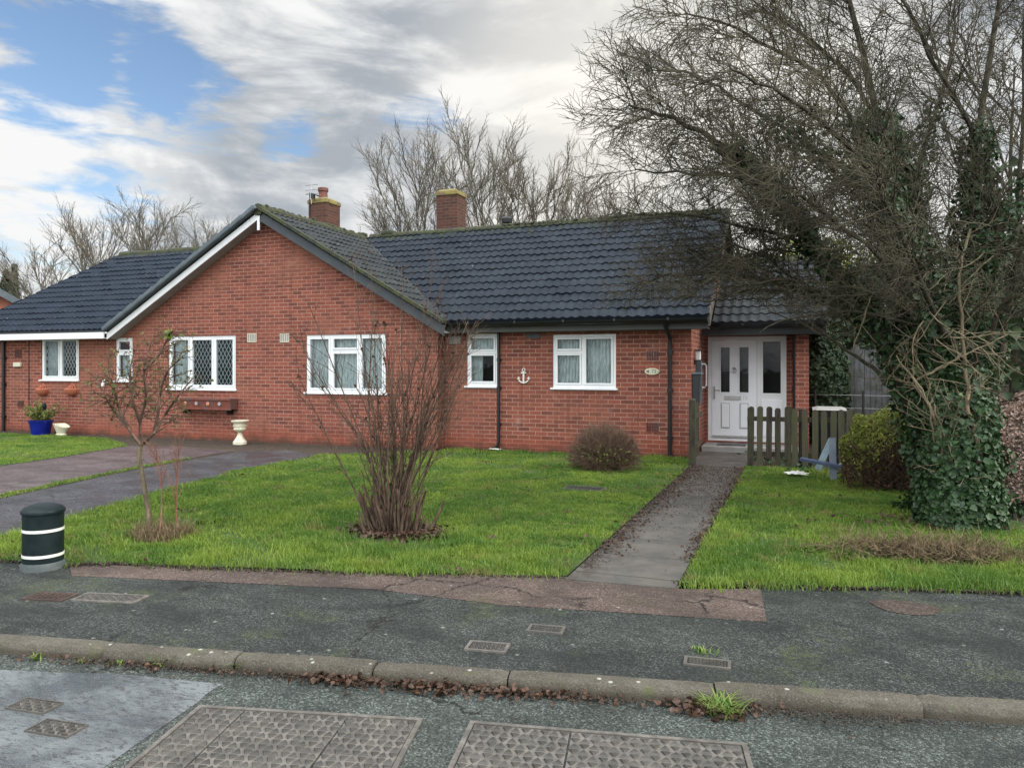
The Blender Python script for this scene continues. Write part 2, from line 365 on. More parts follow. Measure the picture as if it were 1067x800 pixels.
def grass_fn(b):
    n = b.noise(b.pos, 1.3, 5, .65); n2 = b.noise(b.pos, 90, 2, .6)
    c = b.mix(b.step(n, .36, .66), (.075, .165, .024), (.20, .29, .040))
    n3 = b.noise(b.map(b.pos, (1, 1, 1), (5, 1, 0)), 5, 5, .6); c = b.mix(b.math('MULTIPLY', b.step(n3, .5, .75), .5), c, (.075, .17, .018))
    c = b.mix(b.math('MULTIPLY', b.step(n2, .56, .70), .7), c, (.42, .42, .16))
    n4 = b.noise(b.map(b.pos, (1, 1, 1), (2, 7, 0)), 2.6, 5, .7); c = b.mix(b.math('MULTIPLY', b.step(n4, .54, .68), .7), c, (.26, .21, .085))
    setp(b, c, .55, spec=.3)
    t = b.n('ShaderNodeBsdfTranslucent'); b.set(t.inputs[0], c); m = b.n('ShaderNodeMixShader'); m.inputs[0].default_value = .35
    L = b.nt.links; L.new(b.bs.outputs[0], m.inputs[1]); L.new(t.outputs[0], m.inputs[2]); L.new(m.outputs[0], b.out.inputs[0])
M['grass'] = mat('grass', grass_fn)
def leafmat(a, c_, d=None, rough=.5, tr=.2, sc=12):
    def fn(b):
        n = b.noise(b.pos, sc, 3, .6); c = b.mix(b.step(n, .35, .65), a, c_)
        if d: c = b.mix(b.step(b.noise(b.map(b.pos, (1,1,1), (3,1,2)), sc*1.7, 3, .6), .58, .7), c, d)
        setp(b, c, rough, spec=.4)
        t = b.n('ShaderNodeBsdfTranslucent'); b.set(t.inputs[0], c); m = b.n('ShaderNodeMixShader'); m.inputs[0].default_value = tr
        L = b.nt.links; L.new(b.bs.outputs[0], m.inputs[1]); L.new(t.outputs[0], m.inputs[2]); L.new(m.outputs[0], b.out.inputs[0])
    return fn
M['ivy'] = mat('ivy', leafmat((.016, .040, .014), (.040, .085, .028), (.09, .13, .05), .5, .15, 14))
M['evergreen'] = mat('evergreen', leafmat((.025, .045, .02), (.045, .075, .028), None, .6, .1, 3))
M['hedgegreen'] = mat('hedgegreen', leafmat((.15, .19, .03), (.28, .31, .06), (.08, .10, .022), .7, .3, 9))
M['hedgebrown'] = mat('hedgebrown', leafmat((.045, .026, .014), (.10, .058, .03), None, .9, .1, 9))
M['rose_leaf'] = mat('rose_leaf', leafmat((.09, .11, .03), (.17, .17, .05), (.28, .10, .05), .6, .3, 25))
M['weed'] = mat('weed', leafmat((.10, .20, .03), (.22, .28, .07), (.34, .28, .12), .6, .3, 20))
M['shrubleaf'] = mat('shrubleaf', leafmat((.09, .12, .02), (.22, .25, .06), (.12, .06, .03), .6, .2, 20))
M['weedleaf'] = mat('weedleaf', leafmat((.04, .10, .02), (.09, .17, .035), (.13, .15, .04), .6, .2, 30))
M['deadleaf'] = mat('deadleaf', leafmat((.035, .022, .014), (.105, .055, .034), (.015, .011, .008), .6, .1, 40))
M['soilbit'] = mat('soilbit', leafmat((.022, .017, .012), (.06, .042, .028), (.015, .012, .009), .8, 0, 60))
M['litter'] = mat('litter', leafmat((.20, .13, .10), (.34, .25, .20), (.09, .055, .04), .8, .1, 12))
M['straw'] = mat('straw', leafmat((.10, .068, .038), (.24, .18, .10), (.05, .032, .02), .85, .15, 22))
def bark(a, c_, sc=14):
    def fn(b):
        n = b.noise(b.map(b.pos, (1, 1, .35)), sc, 5, .65); setp(b, b.mix(b.step(n, .35, .65), a, c_), .9, spec=.2, bump=n, bstr=.8, bdist=.02)
    return fn
M['bark'] = mat('bark', bark((.032, .029, .021), (.072, .064, .044)))
M['twig'] = mat('twig', bark((.040, .035, .025), (.095, .085, .055), 5))
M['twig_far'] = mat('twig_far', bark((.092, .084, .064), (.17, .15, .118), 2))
M['bark_tan'] = mat('bark_tan', bark((.10, .082, .05), (.21, .17, .11)))
M['bark_rose'] = mat('bark_rose', bark((.09, .07, .045), (.19, .155, .10)))
M['stem'] = mat('stem', bark((.055, .036, .026), (.14, .095, .068), 20))
M['stem_light'] = mat('stem_light', bark((.095, .056, .040), (.21, .145, .105), 20))
M['stem_red'] = mat('stem_red', bark((.16, .07, .05), (.25, .13, .09), 20))
def wood_fence(a, c_, g):
    def fn(b):
        n = b.noise(b.map(b.pos, (14, 14, 1.2)), 3, 5, .65); col = b.mix(b.step(n, .35, .65), a, c_)
        m = b.noise(b.pos, 5, 5, .6); col = b.mix(b.math('MULTIPLY', b.step(m, .42, .62), .75), col, g)
        setp(b, col, .9, spec=.2, bump=n, bstr=.8, bdist=.01)
    return fn
M['picket'] = mat('picket', wood_fence((.034, .027, .021), (.075, .064, .05), (.062, .064, .034)))
M['picket_green'] = mat('picket_green', wood_fence((.075, .07, .045), (.10, .088, .062), (.085, .09, .045)))
M['fencegrey'] = mat('fencegrey', wood_fence((.10, .10, .105), (.17, .17, .17), (.08, .09, .07)))
M['bollard'] = mat('bollard', worn((.006, .013, .015), (.018, .028, .028), 7, .42, .8, .2, 0, .2))
M['bollardbase'] = mat('bollardbase', worn((.06, .075, .075), (.12, .13, .12), 12, .8, .6))
M['white'] = mat('white', worn((.78, .77, .70), (.5, .49, .42), 18, .5, .5))
M['cream'] = mat('cream', worn((.70, .66, .50), (.45, .44, .30), 9, .8, .6))
M['blueglaze'] = mat('blueglaze', worn((.008, .014, .20), (.012, .025, .33), 8, .15, .7, .03))
M['terracotta'] = mat('terracotta', worn((.48, .15, .08), (.36, .11, .06), 12, .7, .6))
M['redwood'] = mat('redwood', wood_fence((.15, .045, .032), (.24, .08, .055), (.12, .09, .085)))
M['orange'] = mat('orange', worn((.72, .30, .16), (.55, .22, .12), 20, .6))
M['greyflower'] = mat('greyflower', worn((.42, .38, .38), (.3, .28, .28), 20, .7))
M['paleblue'] = mat('paleblue', worn((.42, .55, .62), (.22, .30, .36), 9, .6, .8))
M['navy'] = mat('navy', worn((.035, .05, .11), (.10, .14, .22), 12, .6, .6))
M['greyblue'] = mat('greyblue', worn((.16, .19, .24), (.26, .30, .34), 9, .7, .6))
M['iron'] = mat('iron', worn((.11, .10, .088), (.22, .20, .175), 14, .6, .9, .4, .2, fine=90))
M['ironstud'] = mat('ironstud', worn((.05, .046, .04), (.10, .092, .08), 8, .55, .9, .4, .2, fine=90))
M['irondirt'] = mat('irondirt', worn((.026, .023, .019), (.06, .052, .042), 10, .9, .7, .6, 0, fine=120))
M['ironlow'] = mat('ironlow', worn((.085, .078, .068), (.14, .125, .105), 8, .75, .7, .4, .1, fine=90))
M['ironbrown'] = mat('ironbrown', worn((.05, .032, .026), (.10, .065, .05), 8, .8, .7, .4, .1, fine=90))
def cem_fn(b):
    n = b.noise(b.map(b.pos, (1, 1.8, 1)), 1.6, 7, .65, .5); n2 = b.noise(b.map(b.pos, (1.2, 3, 1)), 16, 6, .75, .8); n3 = b.noise(b.pos, 150, 3, .7)
    col = b.mix(b.step(n, .35, .65), (.05, .058, .064), (.15, .163, .168)); col = b.mix(b.math('MULTIPLY', b.step(n2, .5, .6), .85), col, (.035, .035, .032)); col = b.mix(b.math('MULTIPLY', b.step(n3, .5, .7), .35), col, (.34, .35, .35))
    setp(b, col, b.step(n, .36, .60, .10, .6), spec=.5, bump=b.math('ADD', n2, b.math('MULTIPLY', n3, .3)), bstr=.5, bdist=.005)
M['pavebrown'] = mat('pavebrown', tarmac((.055, .040, .034), (.08, .06, .05), (.22, .18, .15), 120))
M['cement'] = mat('cement', cem_fn)

# ------------------------------------------------------------ ground
def sheet(name, pts, z, m, kind='structure', drop=None):
    b = MB()
    if drop: b.prism([(p[0], p[1], 0) for p in pts], (0, 0, z-drop), (0, 0, z))
    else: b.quad(*[(p[0], p[1], z) for p in pts])
    o = b.build(name, m); 
    if o.data.polygons[0].normal.z < 0 and not drop: o.data.flip_normals()
    if kind: o['kind'] = kind
    return o
RZ = -.058
kx0, kx1 = G(0, 671.5), G(1067, 744)
kd = (kx1-kx0); kd.z = 0; kd.normalize(); kn = Vector((-kd.y, kd.x, 0))
def K(a, off=0, z=0): p = kx0+kd*a+kn*off; return Vector((p.x, p.y, z))     # along the kerb, off = away from the road
sheet('ground', [(-700, -700), (700, -700), (700, 900), (-700, 900)], -.30, M['soil'])
sheet('road', [K(-60, .02), K(-60, -9), K(60, -9), K(60, .02)], RZ, M['road'], drop=.06)
sheet('garden_soil', [K(-60, .11), K(60, .11), (90, 120), (-90, 120)], -.012, M['soil'], drop=.2)
sheet('pavement', [K(-60, .11), K(60, .11), K(60, .11)+Vector((0, 2.6, 0)), G(1250, 624), G(1067, 619), G(705, 608), G(590, 602), G(250, 594), G(0, 584), G(-60, 581), K(-60, 2.2)], 0, M['pave'], drop=.1)
sheet('pavement_repair', [G(72, 590), G(115, 589), G(250, 591), G(420, 596), G(590, 601), G(705, 607), G(792, 612), G(799, 648), G(660, 639), G(530, 631), G(390, 614), G(260, 608), G(170, 604), G(75, 600)], .004, M['pavepink'], drop=.003)
# kerb: separate stones end to end, worn and slightly out of line
rng = random.Random(4)
kb = MB(); cuts = []
marks = [G(x, y) for x, y in ((-230, 650), (-110, 657), (112, 675), (250, 683), (392, 692), (530, 703), (745, 718), (962, 734), (1180, 748))]
a_ = [(m_-kx0).dot(kd) for m_ in marks]
a0 = a_[0]
while a0 > -12: a_.insert(0, a0-.91); a0 = a_[0]
while a_[-1] < 8: a_.append(a_[-1]+.91)
for i in range(len(a_)-1):
    s, e = a_[i]+.004, a_[i+1]-.004; j = rng.uniform(-.014, .014); zz = rng.uniform(.0, .016)
    n = 14
    prof = [(-.135, RZ-.05), (-.015, 0), ]
    P = [(j+.0, RZ-.05), (j+.006, -.022+zz), (j+.016, -.006+zz), (j+.040, zz-.001), (j+.112, zz+.001), (j+.112, -.15)]
    base = len(kb.v)
    for k in range(n+1):
        a = s+(e-s)*k/n; w1 = rng.uniform(-.005, .005)+(rng.uniform(.006, .03) if k in (0, n) else 0)+(.012 if rng.random() < .1 else 0)
        for (o_, z_) in P:
            kb.v.append(tuple(K(a, o_+w1*(1 if o_ < .1 else 0), z_-abs(w1)*.5)))
    for k in range(n):
        for c in range(5): kb.f.append((base+k*6+c, base+(k+1)*6+c, base+(k+1)*6+c+1, base+k*6+c+1))
    kb.f.append(tuple(base+c for c in range(6))); kb.f.append(tuple(base+n*6+c for c in reversed(range(6))))
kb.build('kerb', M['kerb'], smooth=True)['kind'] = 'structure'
# driveway: darker near strip, a grass joint, pinkish far strip
sheet('driveway', [G(-80, 585), G(0, 563), G(60, 545), G(100, 532), G(180, 510), G(245, 492), G(332, 475), G(300, 469), G(247, 471), G(130, 492), G(0, 520), G(-80, 538)], .006, M['drive'], drop=.05)
sheet('driveway_strip', [G(-80, 534), G(0, 516), G(130, 489), G(245, 469.5), G(180, 465), G(132, 465), G(75, 475), G(0, 486), G(-80, 498)], .006, M['drivepink'], drop=.05)
sheet('garden_path', [(-1.60, 5.25), (-.82, 5.30), (-.82, 12.3), (-.78, 14.9), (-1.73, 14.9), (-1.73, 12.95), (-1.60, 12.6)], .010, M['path'], drop=.08)

LAWN1 = [G(-90, 588), G(0, 562), G(60, 544), G(100, 531), G(180, 509), G(245, 491), G(332, 474.5), G(385, 473), (-6.7, 12.2), (-6.2, 12.3), (-6.1, 12.83), (-1.8, 12.83), (-1.62, 12.3), (-1.62, 5.35), G(400, 598), G(250, 593), G(180, 590), G(115, 587), G(70, 589), G(0, 584), G(-90, 581)]
LAWN2 = [(-.80, 5.32), (-.80, 12.1), (.3, 12.3), (.9, 11.2), (1.3, 9.9), (2.2, 8.6), (4.8, 8.0), (5.2, 6.6), G(1250, 624), G(1067, 618), G(890, 613)]
LAWN3 = [G(-110, 503), G(0, 485.5), G(75, 474.5), G(133, 464.5), (-14.0, 12.1), (-16, 12.15), (-19, 12.1), (-21, 11)]
L1 = sheet('lawn', LAWN1, .004, M['lawn']); L2 = sheet('side_lawn', LAWN2, .004, M['lawn']); L3 = sheet('neighbour_lawn', LAWN3, .004, M['lawn'])

def inpoly(x, y, poly):
    ins = np.zeros(len(x), bool); n = len(poly); j = n-1
    for i in range(n):
        xi, yi, xj, yj = poly[i][0], poly[i][1], poly[j][0], poly[j][1]
        if yi != yj: ins ^= ((yi > y) != (yj > y)) & (x < (xj-xi)*(y-yi)/(yj-yi)+xi)
        j = i
    return ins
def blades(name, polys, dens, hfun, seed, m, label, cat='grass', clearings=(), grow=.0):
    rg = np.random.default_rng(seed); VV = []
    for poly in polys:
        xs = [p[0] for p in poly]; ys = [p[1] for p in poly]
        A = (max(xs)-min(xs))*(max(ys)-min(ys)); N = int(A*dens)
        x = rg.uniform(min(xs), max(xs), N); y = rg.uniform(min(ys), max(ys), N)
        jx = x+rg.normal(0, grow+1e-6, N); jy = y+rg.normal(0, grow+1e-6, N)
        k = inpoly(jx, jy, poly)
        dist = np.hypot(x, y); k &= rg.uniform(0, 1, N) < np.clip((7.0/dist)**1.35, .0, 1)
        for (cx_, cy_, cr) in clearings:
            dd = np.hypot(x-cx_, y-cy_); k &= rg.uniform(0, 1, N) < np.clip((dd-cr*.55)/(cr*.6), .04, 1)
        mud = np.sin(x*1.7+2*np.sin(y*1.1+.5))*np.sin(y*2.1+1.5*np.sin(x*1.4))+.35*np.sin(x*7.3+y*3)*np.sin(y*8.1-x*2); k &= rg.uniform(0, 1, N) < np.clip(1.25-1.1*np.clip(mud, 0, 1), .22, 1)
        x = x[k]; y = y[k]; VV.append(np.stack([x, y], 1))
    XY = np.concatenate(VV); N = len(XY); dist = np.hypot(XY[:, 0], XY[:, 1])
    cl = np.sin(XY[:, 0]*3.1+1.3*np.sin(XY[:, 1]*2.3))*np.sin(XY[:, 1]*3.7+np.sin(XY[:, 0]*1.9))
    cl2 = np.sin(XY[:, 0]*11+2*np.sin(XY[:, 1]*7))*np.sin(XY[:, 1]*13)
    h = hfun(XY)*(rg.uniform(.35, 1.2, N)+(rg.uniform(0, 1, N) < .05)*.7)*(1+.35*cl+.45*cl2)
    wd = .0062*np.clip(dist/7, .9, 1.9)*rg.uniform(.7, 1.4, N); an = rg.uniform(0, 2*np.pi, N); ln = rg.uniform(0, 2*np.pi, N); lean = rg.uniform(.1, .9, N)*h
    z = np.full(N, .004); ax = np.cos(an)*wd/2; ay = np.sin(an)*wd/2
    b0 = np.stack([XY[:, 0]-ax, XY[:, 1]-ay, z], 1); b1 = np.stack([XY[:, 0]+ax, XY[:, 1]+ay, z], 1)
    mx_ = XY[:, 0]+np.cos(ln)*lean*.35; my_ = XY[:, 1]+np.sin(ln)*lean*.35
    m0 = np.stack([mx_-ax*.8, my_-ay*.8, z+h*.6], 1); m1 = np.stack([mx_+ax*.8, my_+ay*.8, z+h*.6], 1)
    t = np.stack([XY[:, 0]+np.cos(ln)*lean, XY[:, 1]+np.sin(ln)*lean, z+h], 1)
    V = np.stack([b0, b1, m1, m0, t], 1).reshape(-1, 3); i = np.arange(N)*5
    Fc = np.concatenate([np.stack([i, i+1, i+2], 1), np.stack([i, i+2, i+3], 1), np.stack([i+3, i+2, i+4], 1)])
    o = npobj(name, V, Fc, m); tag(o, label, cat, kind='stuff'); return o
SB = G(412, 556)       # middle shrub
LT = G(158, 560)       # small rose tree
def h1(XY): 
    front = np.clip(1.6-(XY[:, 1]-5.2)*.35, .7, 1.35)
    wall = 1+1.0*np.exp(-((12.83-XY[:, 1])/.18)**2)
    return .037*front*wall
blades('lawn_grass', [LAWN1], 9500, h1, 1, M['grass'], 'bright green uneven grass of the front lawn between driveway and path', clearings=[(SB.x, SB.y, .62), (LT.x+.1, LT.y, .3), G(610, 509)[:2]+(.35,)], grow=.05)
blades('side_lawn_grass', [LAWN2], 9500, lambda XY: .043*np.clip(1.5-(XY[:, 1]-5.4)*.2, .8, 1.4), 2, M['grass'], 'bright green grass between the path and the ivy covered tree', clearings=[(G(970, 582).x, G(970, 582).y, .45), (1.75, 9.0, .9)], grow=.05)
blades('neighbour_lawn_grass', [LAWN3], 9000, lambda XY: .022+0*XY[:, 0], 3, M['grass'], 'short green lawn below the blue pot by the neighbour wall', grow=.02)
def lawn_weeds(name, poly, n, size, m, seed, label, cat, z=.03):
    rg = np.random.default_rng(seed); xs = [p[0] for p in poly]; ys = [p[1] for p in poly]; cx_ = rg.uniform(min(xs), max(xs), n//9+1); cy_ = rg.uniform(min(ys), max(ys), n//9+1)
    i = rg.integers(0, len(cx_), n); x = cx_[i]+rg.normal(0, .07, n); y = cy_[i]+rg.normal(0, .05, n); k = inpoly(x, y, poly)
    WEEDS.append((name, np.stack([x[k], y[k], z*rg.uniform(.4, 1.2, k.sum())], 1), size, m, seed, label, cat))
WEEDS = []
lawn_weeds('clover', LAWN1, 5200, .022, 'weedleaf', 201, 'small broad leaved weeds and moss among the front lawn grass', 'weeds')
lawn_weeds('clover', LAWN2, 2600, .024, 'weedleaf', 202, 'small broad leaved weeds among the grass right of the path', 'weeds')
lawn_weeds('fallen_leaves', LAWN1, 420, .032, 'deadleaf', 203, 'few scattered brown leaves on the front lawn', 'dead leaves', .045)
lawn_weeds('fallen_leaves', LAWN2, 380, .032, 'deadleaf', 204, 'few scattered brown leaves on the lawn right of the path', 'dead leaves', .045)
EDG = [G(x, y) for x, y in ((-90, 582), (0, 585), (70, 590), (115, 588), (180, 591), (250, 594), (400, 599), (588, 602))]; EDG2 = [G(x, y) for x, y in ((706, 608), (800, 611), (900, 614), (1067, 619), (1250, 625))]
rgE = np.random.default_rng(210); PE_ = []
for E_ in (EDG, EDG2):
    for _ in range(2300):
        f = rgE.uniform(0, len(E_)-1.001); i = int(f); p = E_[i].lerp(E_[i+1], f-i); PE_.append((p.x+rgE.normal(0, .03), p.y-.01+rgE.normal(0, .022)*(1+.8*math.sin(f*9)), .008+abs(rgE.normal(0, .005))))
WEEDS.append(('lawn_edge_soil', np.array(PE_), .016, 'soilbit', 211, 'dark crumbs of soil and moss along the ragged lawn edge on the pavement', 'soil'))
# thin grass growing in the driveway joint
JT = [G(-80, 537), G(0, 519), G(70, 503.5), G(130, 491), G(200, 477.5), G(200, 476.5), G(130, 489.5), G(70, 501.5), G(0, 516.5), G(-80, 533.5)]
blades('joint_grass', [JT], 9000, lambda XY: .03+0*XY[:, 0], 5, M['grass'], 'thin line of grass growing in the joint between the two driveway strips', grow=.03)

# ------------------------------------------------------------ the bungalow
YG, YR, YP = 12.64, 12.95, 14.80
HB = empty('bungalow', (-6.3, 14.0, 0), 'long red brick bungalow with black tiled roofs, white windows and a white front door', 'bungalow')
def wall_open(b, x0, x1, z0, z1, holes, Y, depth):
    xs = sorted({x0, x1, *[h[0] for h in holes], *[h[1] for h in holes]}); zs = sorted({z0, z1, *[h[2] for h in holes], *[h[3] for h in holes]})
    for i in range(len(xs)-1):
        for j in range(len(zs)-1):
            cx_, cz = (xs[i]+xs[i+1])/2, (zs[j]+zs[j+1])/2
            if any(h[0] < cx_ < h[1] and h[2] < cz < h[3] for h in holes): continue
            b.quad((xs[i], Y, zs[j]), (xs[i+1], Y, zs[j]), (xs[i+1], Y, zs[j+1]), (xs[i], Y, zs[j+1]))
    for a, c, d, e in holes:
        b.quad((a, Y, d), (a, Y+depth, d), (a, Y+depth, e), (a, Y, e)); b.quad((c, Y, d), (c, Y+depth, d), (c, Y+depth, e), (c, Y, e))
        b.quad((a, Y, d), (c, Y, d), (c, Y+depth, d), (a, Y+depth, d)); b.quad((a, Y, e), (c, Y, e), (c, Y+depth, e), (a, Y+depth, e))
    return b
def rectpx(x0, y0, x1, y1, Y):
    xm, ym = (x0+x1)/2, (y0+y1)/2
    return [W(x0, ym, Y).x, W(x1, ym, Y).x, W(xm, y1, Y).z, W(xm, y0, Y).z]
wins = {
 'A': (rectpx(43, 351.5, 82, 395.5, YG), YG), 'B': (rectpx(120.5, 352, 138, 396.5, YG), YG),
 'C': (rectpx(175.5, 350, 245.5, 405, YG), YG), 'D': (rectpx(319, 348.3, 401.8, 409, YG), YG),
 'E': (rectpx(486.5, 347.6, 518.6, 402, YR), YR), 'F': (rectpx(576, 348.2, 641.8, 404, YR), YR)}
AX, GH, GE, GR = -10.22, 4.13, 2.36, 4.74                 # gable: axis, half width, eave and ridge height of the tiles
gsl = (GR-GE)/GH
XL = -18.9
b = MB(); hg = [wins[k][0] for k in 'ABCD']
ZT = 2.30
wall_open(b, XL, -6.34, -.2, ZT, hg, YG, .11)
zt = lambda x: GR-.13-gsl*abs(x-AX)
xl = AX-(GR-.13-ZT)/gsl
b.quad((xl, YG, ZT), (-6.34, YG, ZT), (-6.34, YG, zt(-6.34)), (AX, YG, zt(AX)))
b.quad((-6.34, YG, -.2), (-6.34, YR, -.2), (-6.34, YR, 2.4), (-6.34, YG, 2.34))
b.quad((XL, YG, -.2), (XL, 19.5, -.2), (XL, 19.5, ZT), (XL, YG, ZT))
b.build('gable_wall', M['brick'], HB)
b = MB(); wall_open(b, -6.34, -1.73, -.2, 2.34, [wins['E'][0], wins['F'][0]], YR, .11)
b.quad((-1.73, YR, -.2), (-1.73, 19.5, -.2), (-1.73, 19.5, 2.4), (-1.73, YR, 2.34))
b.quad((-1.73, YR, 2.34), (-1.73, 19.6, 2.34), (-1.73, 16.3, 4.62))
b.build('wall', M['brick'], HB)
# porch wall round the door
DR = rectpx(737.5, 350.5, 790.5, 456, YP); SLT = rectpx(790.5, 350.5, 819.5, 456, YP)
DR[2] = SLT[2] = .14
b = MB(); XR = W(843, 400, YP-.35).x
wall_open(b, -1.73, W(826, 400, YP).x, -.2, 2.28, [[DR[0], SLT[1], DR[2], DR[3]]], YP, .1)
x8 = W(829, 400, YP).x
b.box(x8, XR, YP-.35, YP+.3, -.2, 2.30)
b.quad((XR-.01, YP, -.2), (XR-.01, 18.6, -.2), (XR-.01, 18.6, 2.3), (XR-.01, YP, 2.3))
b.build('porch_wall', M['brick'], HB)
b = MB(); b.box(-1.70, x8+.2, YP-.75, YP+.02, -.1, .11); b.build('doorstep', M['soffit'], HB, bevel=.01)

# tiled roofs with rolls and stepped courses
def tile_roof(name, O, A, U, L, S, m, parent, a0=lambda s: 0, a1=None, roll=.165, gauge=.305, seed=0):
    O, A, U = Vector(O), Vector(A).normalized(), Vector(U).normalized(); N = A.cross(U).normalized()
    if N.z < 0: N = -N
    a1 = a1 or (lambda s: L); rg = np.random.default_rng(seed)
    na = int(L/roll*6); nc = int(math.ceil(S/gauge)); V = []; Fc = []
    av = np.arange(na+1)*L/na
    prof = .026*(.5+.5*np.cos(2*np.pi*av/roll))**1.6
    tile = np.floor(av/(2*roll)+.25).astype(int)
    for c in range(nc):
        s0, s1 = c*gauge, min((c+1)*gauge+.03, S)
        jit = rg.normal(0, .004, tile.max()+2)[tile]; jt2 = rg.normal(0, .003, tile.max()+2)[tile]
        for (s, h) in ((s0+.0, -.02), (s0+.0, .030), (s1, .004)):
            a = np.clip(av, a0(s), a1(s)); hh = (prof+h+jit) if h > -.01 else prof*0+h
            ss = s+jt2*(1 if s == s0 else 0)
            p = np.outer(a, A)+np.outer(ss*np.ones_like(a), U)+np.outer(hh, N)+np.array(O); V.append(p)
        r = c*3*(na+1)
        i = np.arange(na)
        for q_ in (0, 1):
            k = r+q_*(na+1)+i; Fc.append(np.stack([k, k+1, k+1+na+1, k+na+1], 1))
    # underside
    base = nc*3*(na+1)
    for s in (0, S):
        for a in (a0(s), a1(s)): V.append(np.array([O+A*a+U*s-N*.05]))
    Fc.append(np.array([[base, base+1, base+3, base+2]]))
    V = np.concatenate(V); Fc = np.concatenate(Fc)
    P = V[Fc]; ok = np.linalg.norm(P[:, 0]-P[:, 1], axis=1)+np.linalg.norm(P[:, 2]-P[:, 3], axis=1) > 1e-4
    o = npobj(name, V, Fc[ok], m, parent, smooth=True); o.data.set_sharp_from_angle(angle=R(50)); return o
RY, RZr = 16.30, 4.78                                    # common ridge
YE, ZE = 12.62, 2.38                                     # right wing eave
U = Vector((0, RY-YE, RZr-ZE)); SL = U.length
RX = -1.40
tile_roof('roof', (AX-.6, YE, ZE), (1, 0, 0), U, RX-AX+.6, SL, M['roof'], HB, a0=lambda s: min((GR-(ZE+(RZr-ZE)*min(s/SL, .985)))/gsl+.55, 4.75), seed=1)
UB = Vector((0, RY-20, RZr-ZE))
rear = MB(); rear.quad((-18.6, 20, ZE), (RX, 20, ZE), (RX, RY, RZr-.03), (-18.6, RY, RZr-.03)); rear.build('rear_roof', M['roof'], HB)
YL = 12.33; ZL = 2.36
U2 = Vector((0, RY-YL, RZr-ZL)); S2 = U2.length
xe, xr = -19.45, -18.35
tile_roof('roof', (xe, YL, ZL), (1, 0, 0), U2, AX-xe, S2, M['roof_left'], HB, a0=lambda s: (xr-xe)*s/S2, a1=lambda s: AX-(GR-(ZL+(RZr-ZL)*min(s/S2, .99)))/gsl-xe+.05, seed=2)
# gable roof: two slopes rising to the axis
YV = 12.36
Ur = Vector((-GH, 0, GR-GE)); Ul = Vector((GH, 0, GR-GE)); SG = Ur.length
tile_roof('gable_roof', (AX+GH, YV, GE), (0, 1, 0), Ur, RY-YV, SG, M['roof_mossy'], HB, seed=3)
tile_roof('gable_roof', (AX-GH, YV, GE), (0, 1, 0), Ul, RY-YV, SG, M['roof_mossy'], HB, seed=4)
# porch roof
YPE, ZPE = 14.05, 2.33; U3 = Vector((0, 16.4-YPE, 3.72-ZPE))
tile_roof('porch_roof', (RX-.1, YPE, ZPE), (1, 0, 0), U3, 1.95, U3.length, M['roof_mossy'], HB, seed=5)
rear = MB(); rear.quad((RX-.1, 19, 2.3), (.45, 19, 2.3), (.45, 16.4, 3.69), (RX-.1, 16.4, 3.69)); rear.quad((.43, YPE+.1, 2.3), (.43, 19, 2.3), (.43, 16.4, 3.67)); rear.build('porch_rear_roof', M['roof'], HB)
# ridge tiles
def ridge(a, bb, m, seed=0, r=.105):
    a, bb = Vector(a), Vector(bb); n = max(1, round((bb-a).length/.45)); rr = random.Random(seed)
    b = MB()
    for i in range(n):
        p0 = a.lerp(bb, i/n); p1 = a.lerp(bb, (i+1)/n); j = rr.uniform(-.008, .008)
        b.tube([p0+Vector((0, 0, j)), p1+Vector((0, 0, j))], [r*1.08, r], 10)
    return b.build('ridge_tiles', m, HB, smooth=True)
ridge((AX+.2, RY, RZr-.03), (RX+.02, RY, RZr-.03), M['ridge'], 1)
ridge((xr, RY, RZr-.03), (AX, RY, RZr-.03), M['ridge'], 2)
ridge((AX, YV-.03, GR-.02), (AX, RY-.1, GR-.02), M['ridge'], 3, .115)
ridge((RX, 16.4, 3.70), (.43, 16.4, 3.70), M['ridge'], 4)
# moss cushions along the ridge
def moss(seed, line, n, sz):
    rr = np.random.default_rng(seed); V = []; Fc = []
    for i in range(n):
        t = rr.uniform(); p = np.array(line[0])*(1-t)+np.array(line[1])*t+rr.normal(0, .03, 3)*np.array([1, 1.4, .3]); s = rr.uniform(.5, 1.3)*sz
        k = len(V); pts = [(math.cos(a)*s, math.sin(a)*s, -.02) for a in np.linspace(0, 2*np.pi, 7)[:-1]]+[(math.cos(a+.5)*s*.6, math.sin(a+.5)*s*.6, s*.45) for a in np.linspace(0, 2*np.pi, 7)[:-1]]
        V += [tuple(p+np.array(q_)*rr.uniform(.8, 1.2)) for q_ in pts]
        for c in range(6): d = (c+1) % 6; Fc.append((k+c, k+d, k+6+d, k+6+c))
        Fc += [(k+6, k+7, k+8, k+9), (k+6, k+9, k+10, k+11)]
    return V, Fc
V, Fc = moss(1, ((-6.5, RY-.02, RZr+.06), (RX, RY-.02, RZr+.06)), 420, .035)
V2, F2 = moss(2, ((AX+.02, YV, GR+.09), (AX+.02, RY-.3, GR+.09)), 140, .03)
npobj('moss', V+V2, [tuple(f) for f in Fc]+[tuple(i+len(V) for i in f) for f in F2], M['ridge'], HB, smooth=True)['kind'] = 'stuff'
# valley strip
vx = lambda s: None
b = MB()
for s in range(1):
    # intersection of right gable slope with the right wing slope
    k1 = (RZr-ZE)/(RY-YE)
    pts = []
    for y in (YE+.1, RY-.15):
        z = ZE+k1*(y-YE); x = AX+(GR-z)/gsl; pts.append(Vector((x, y, z+.035)))
    b.bar(pts[0], pts[1], .11, .02)
b.build('valley', M['black'], HB)
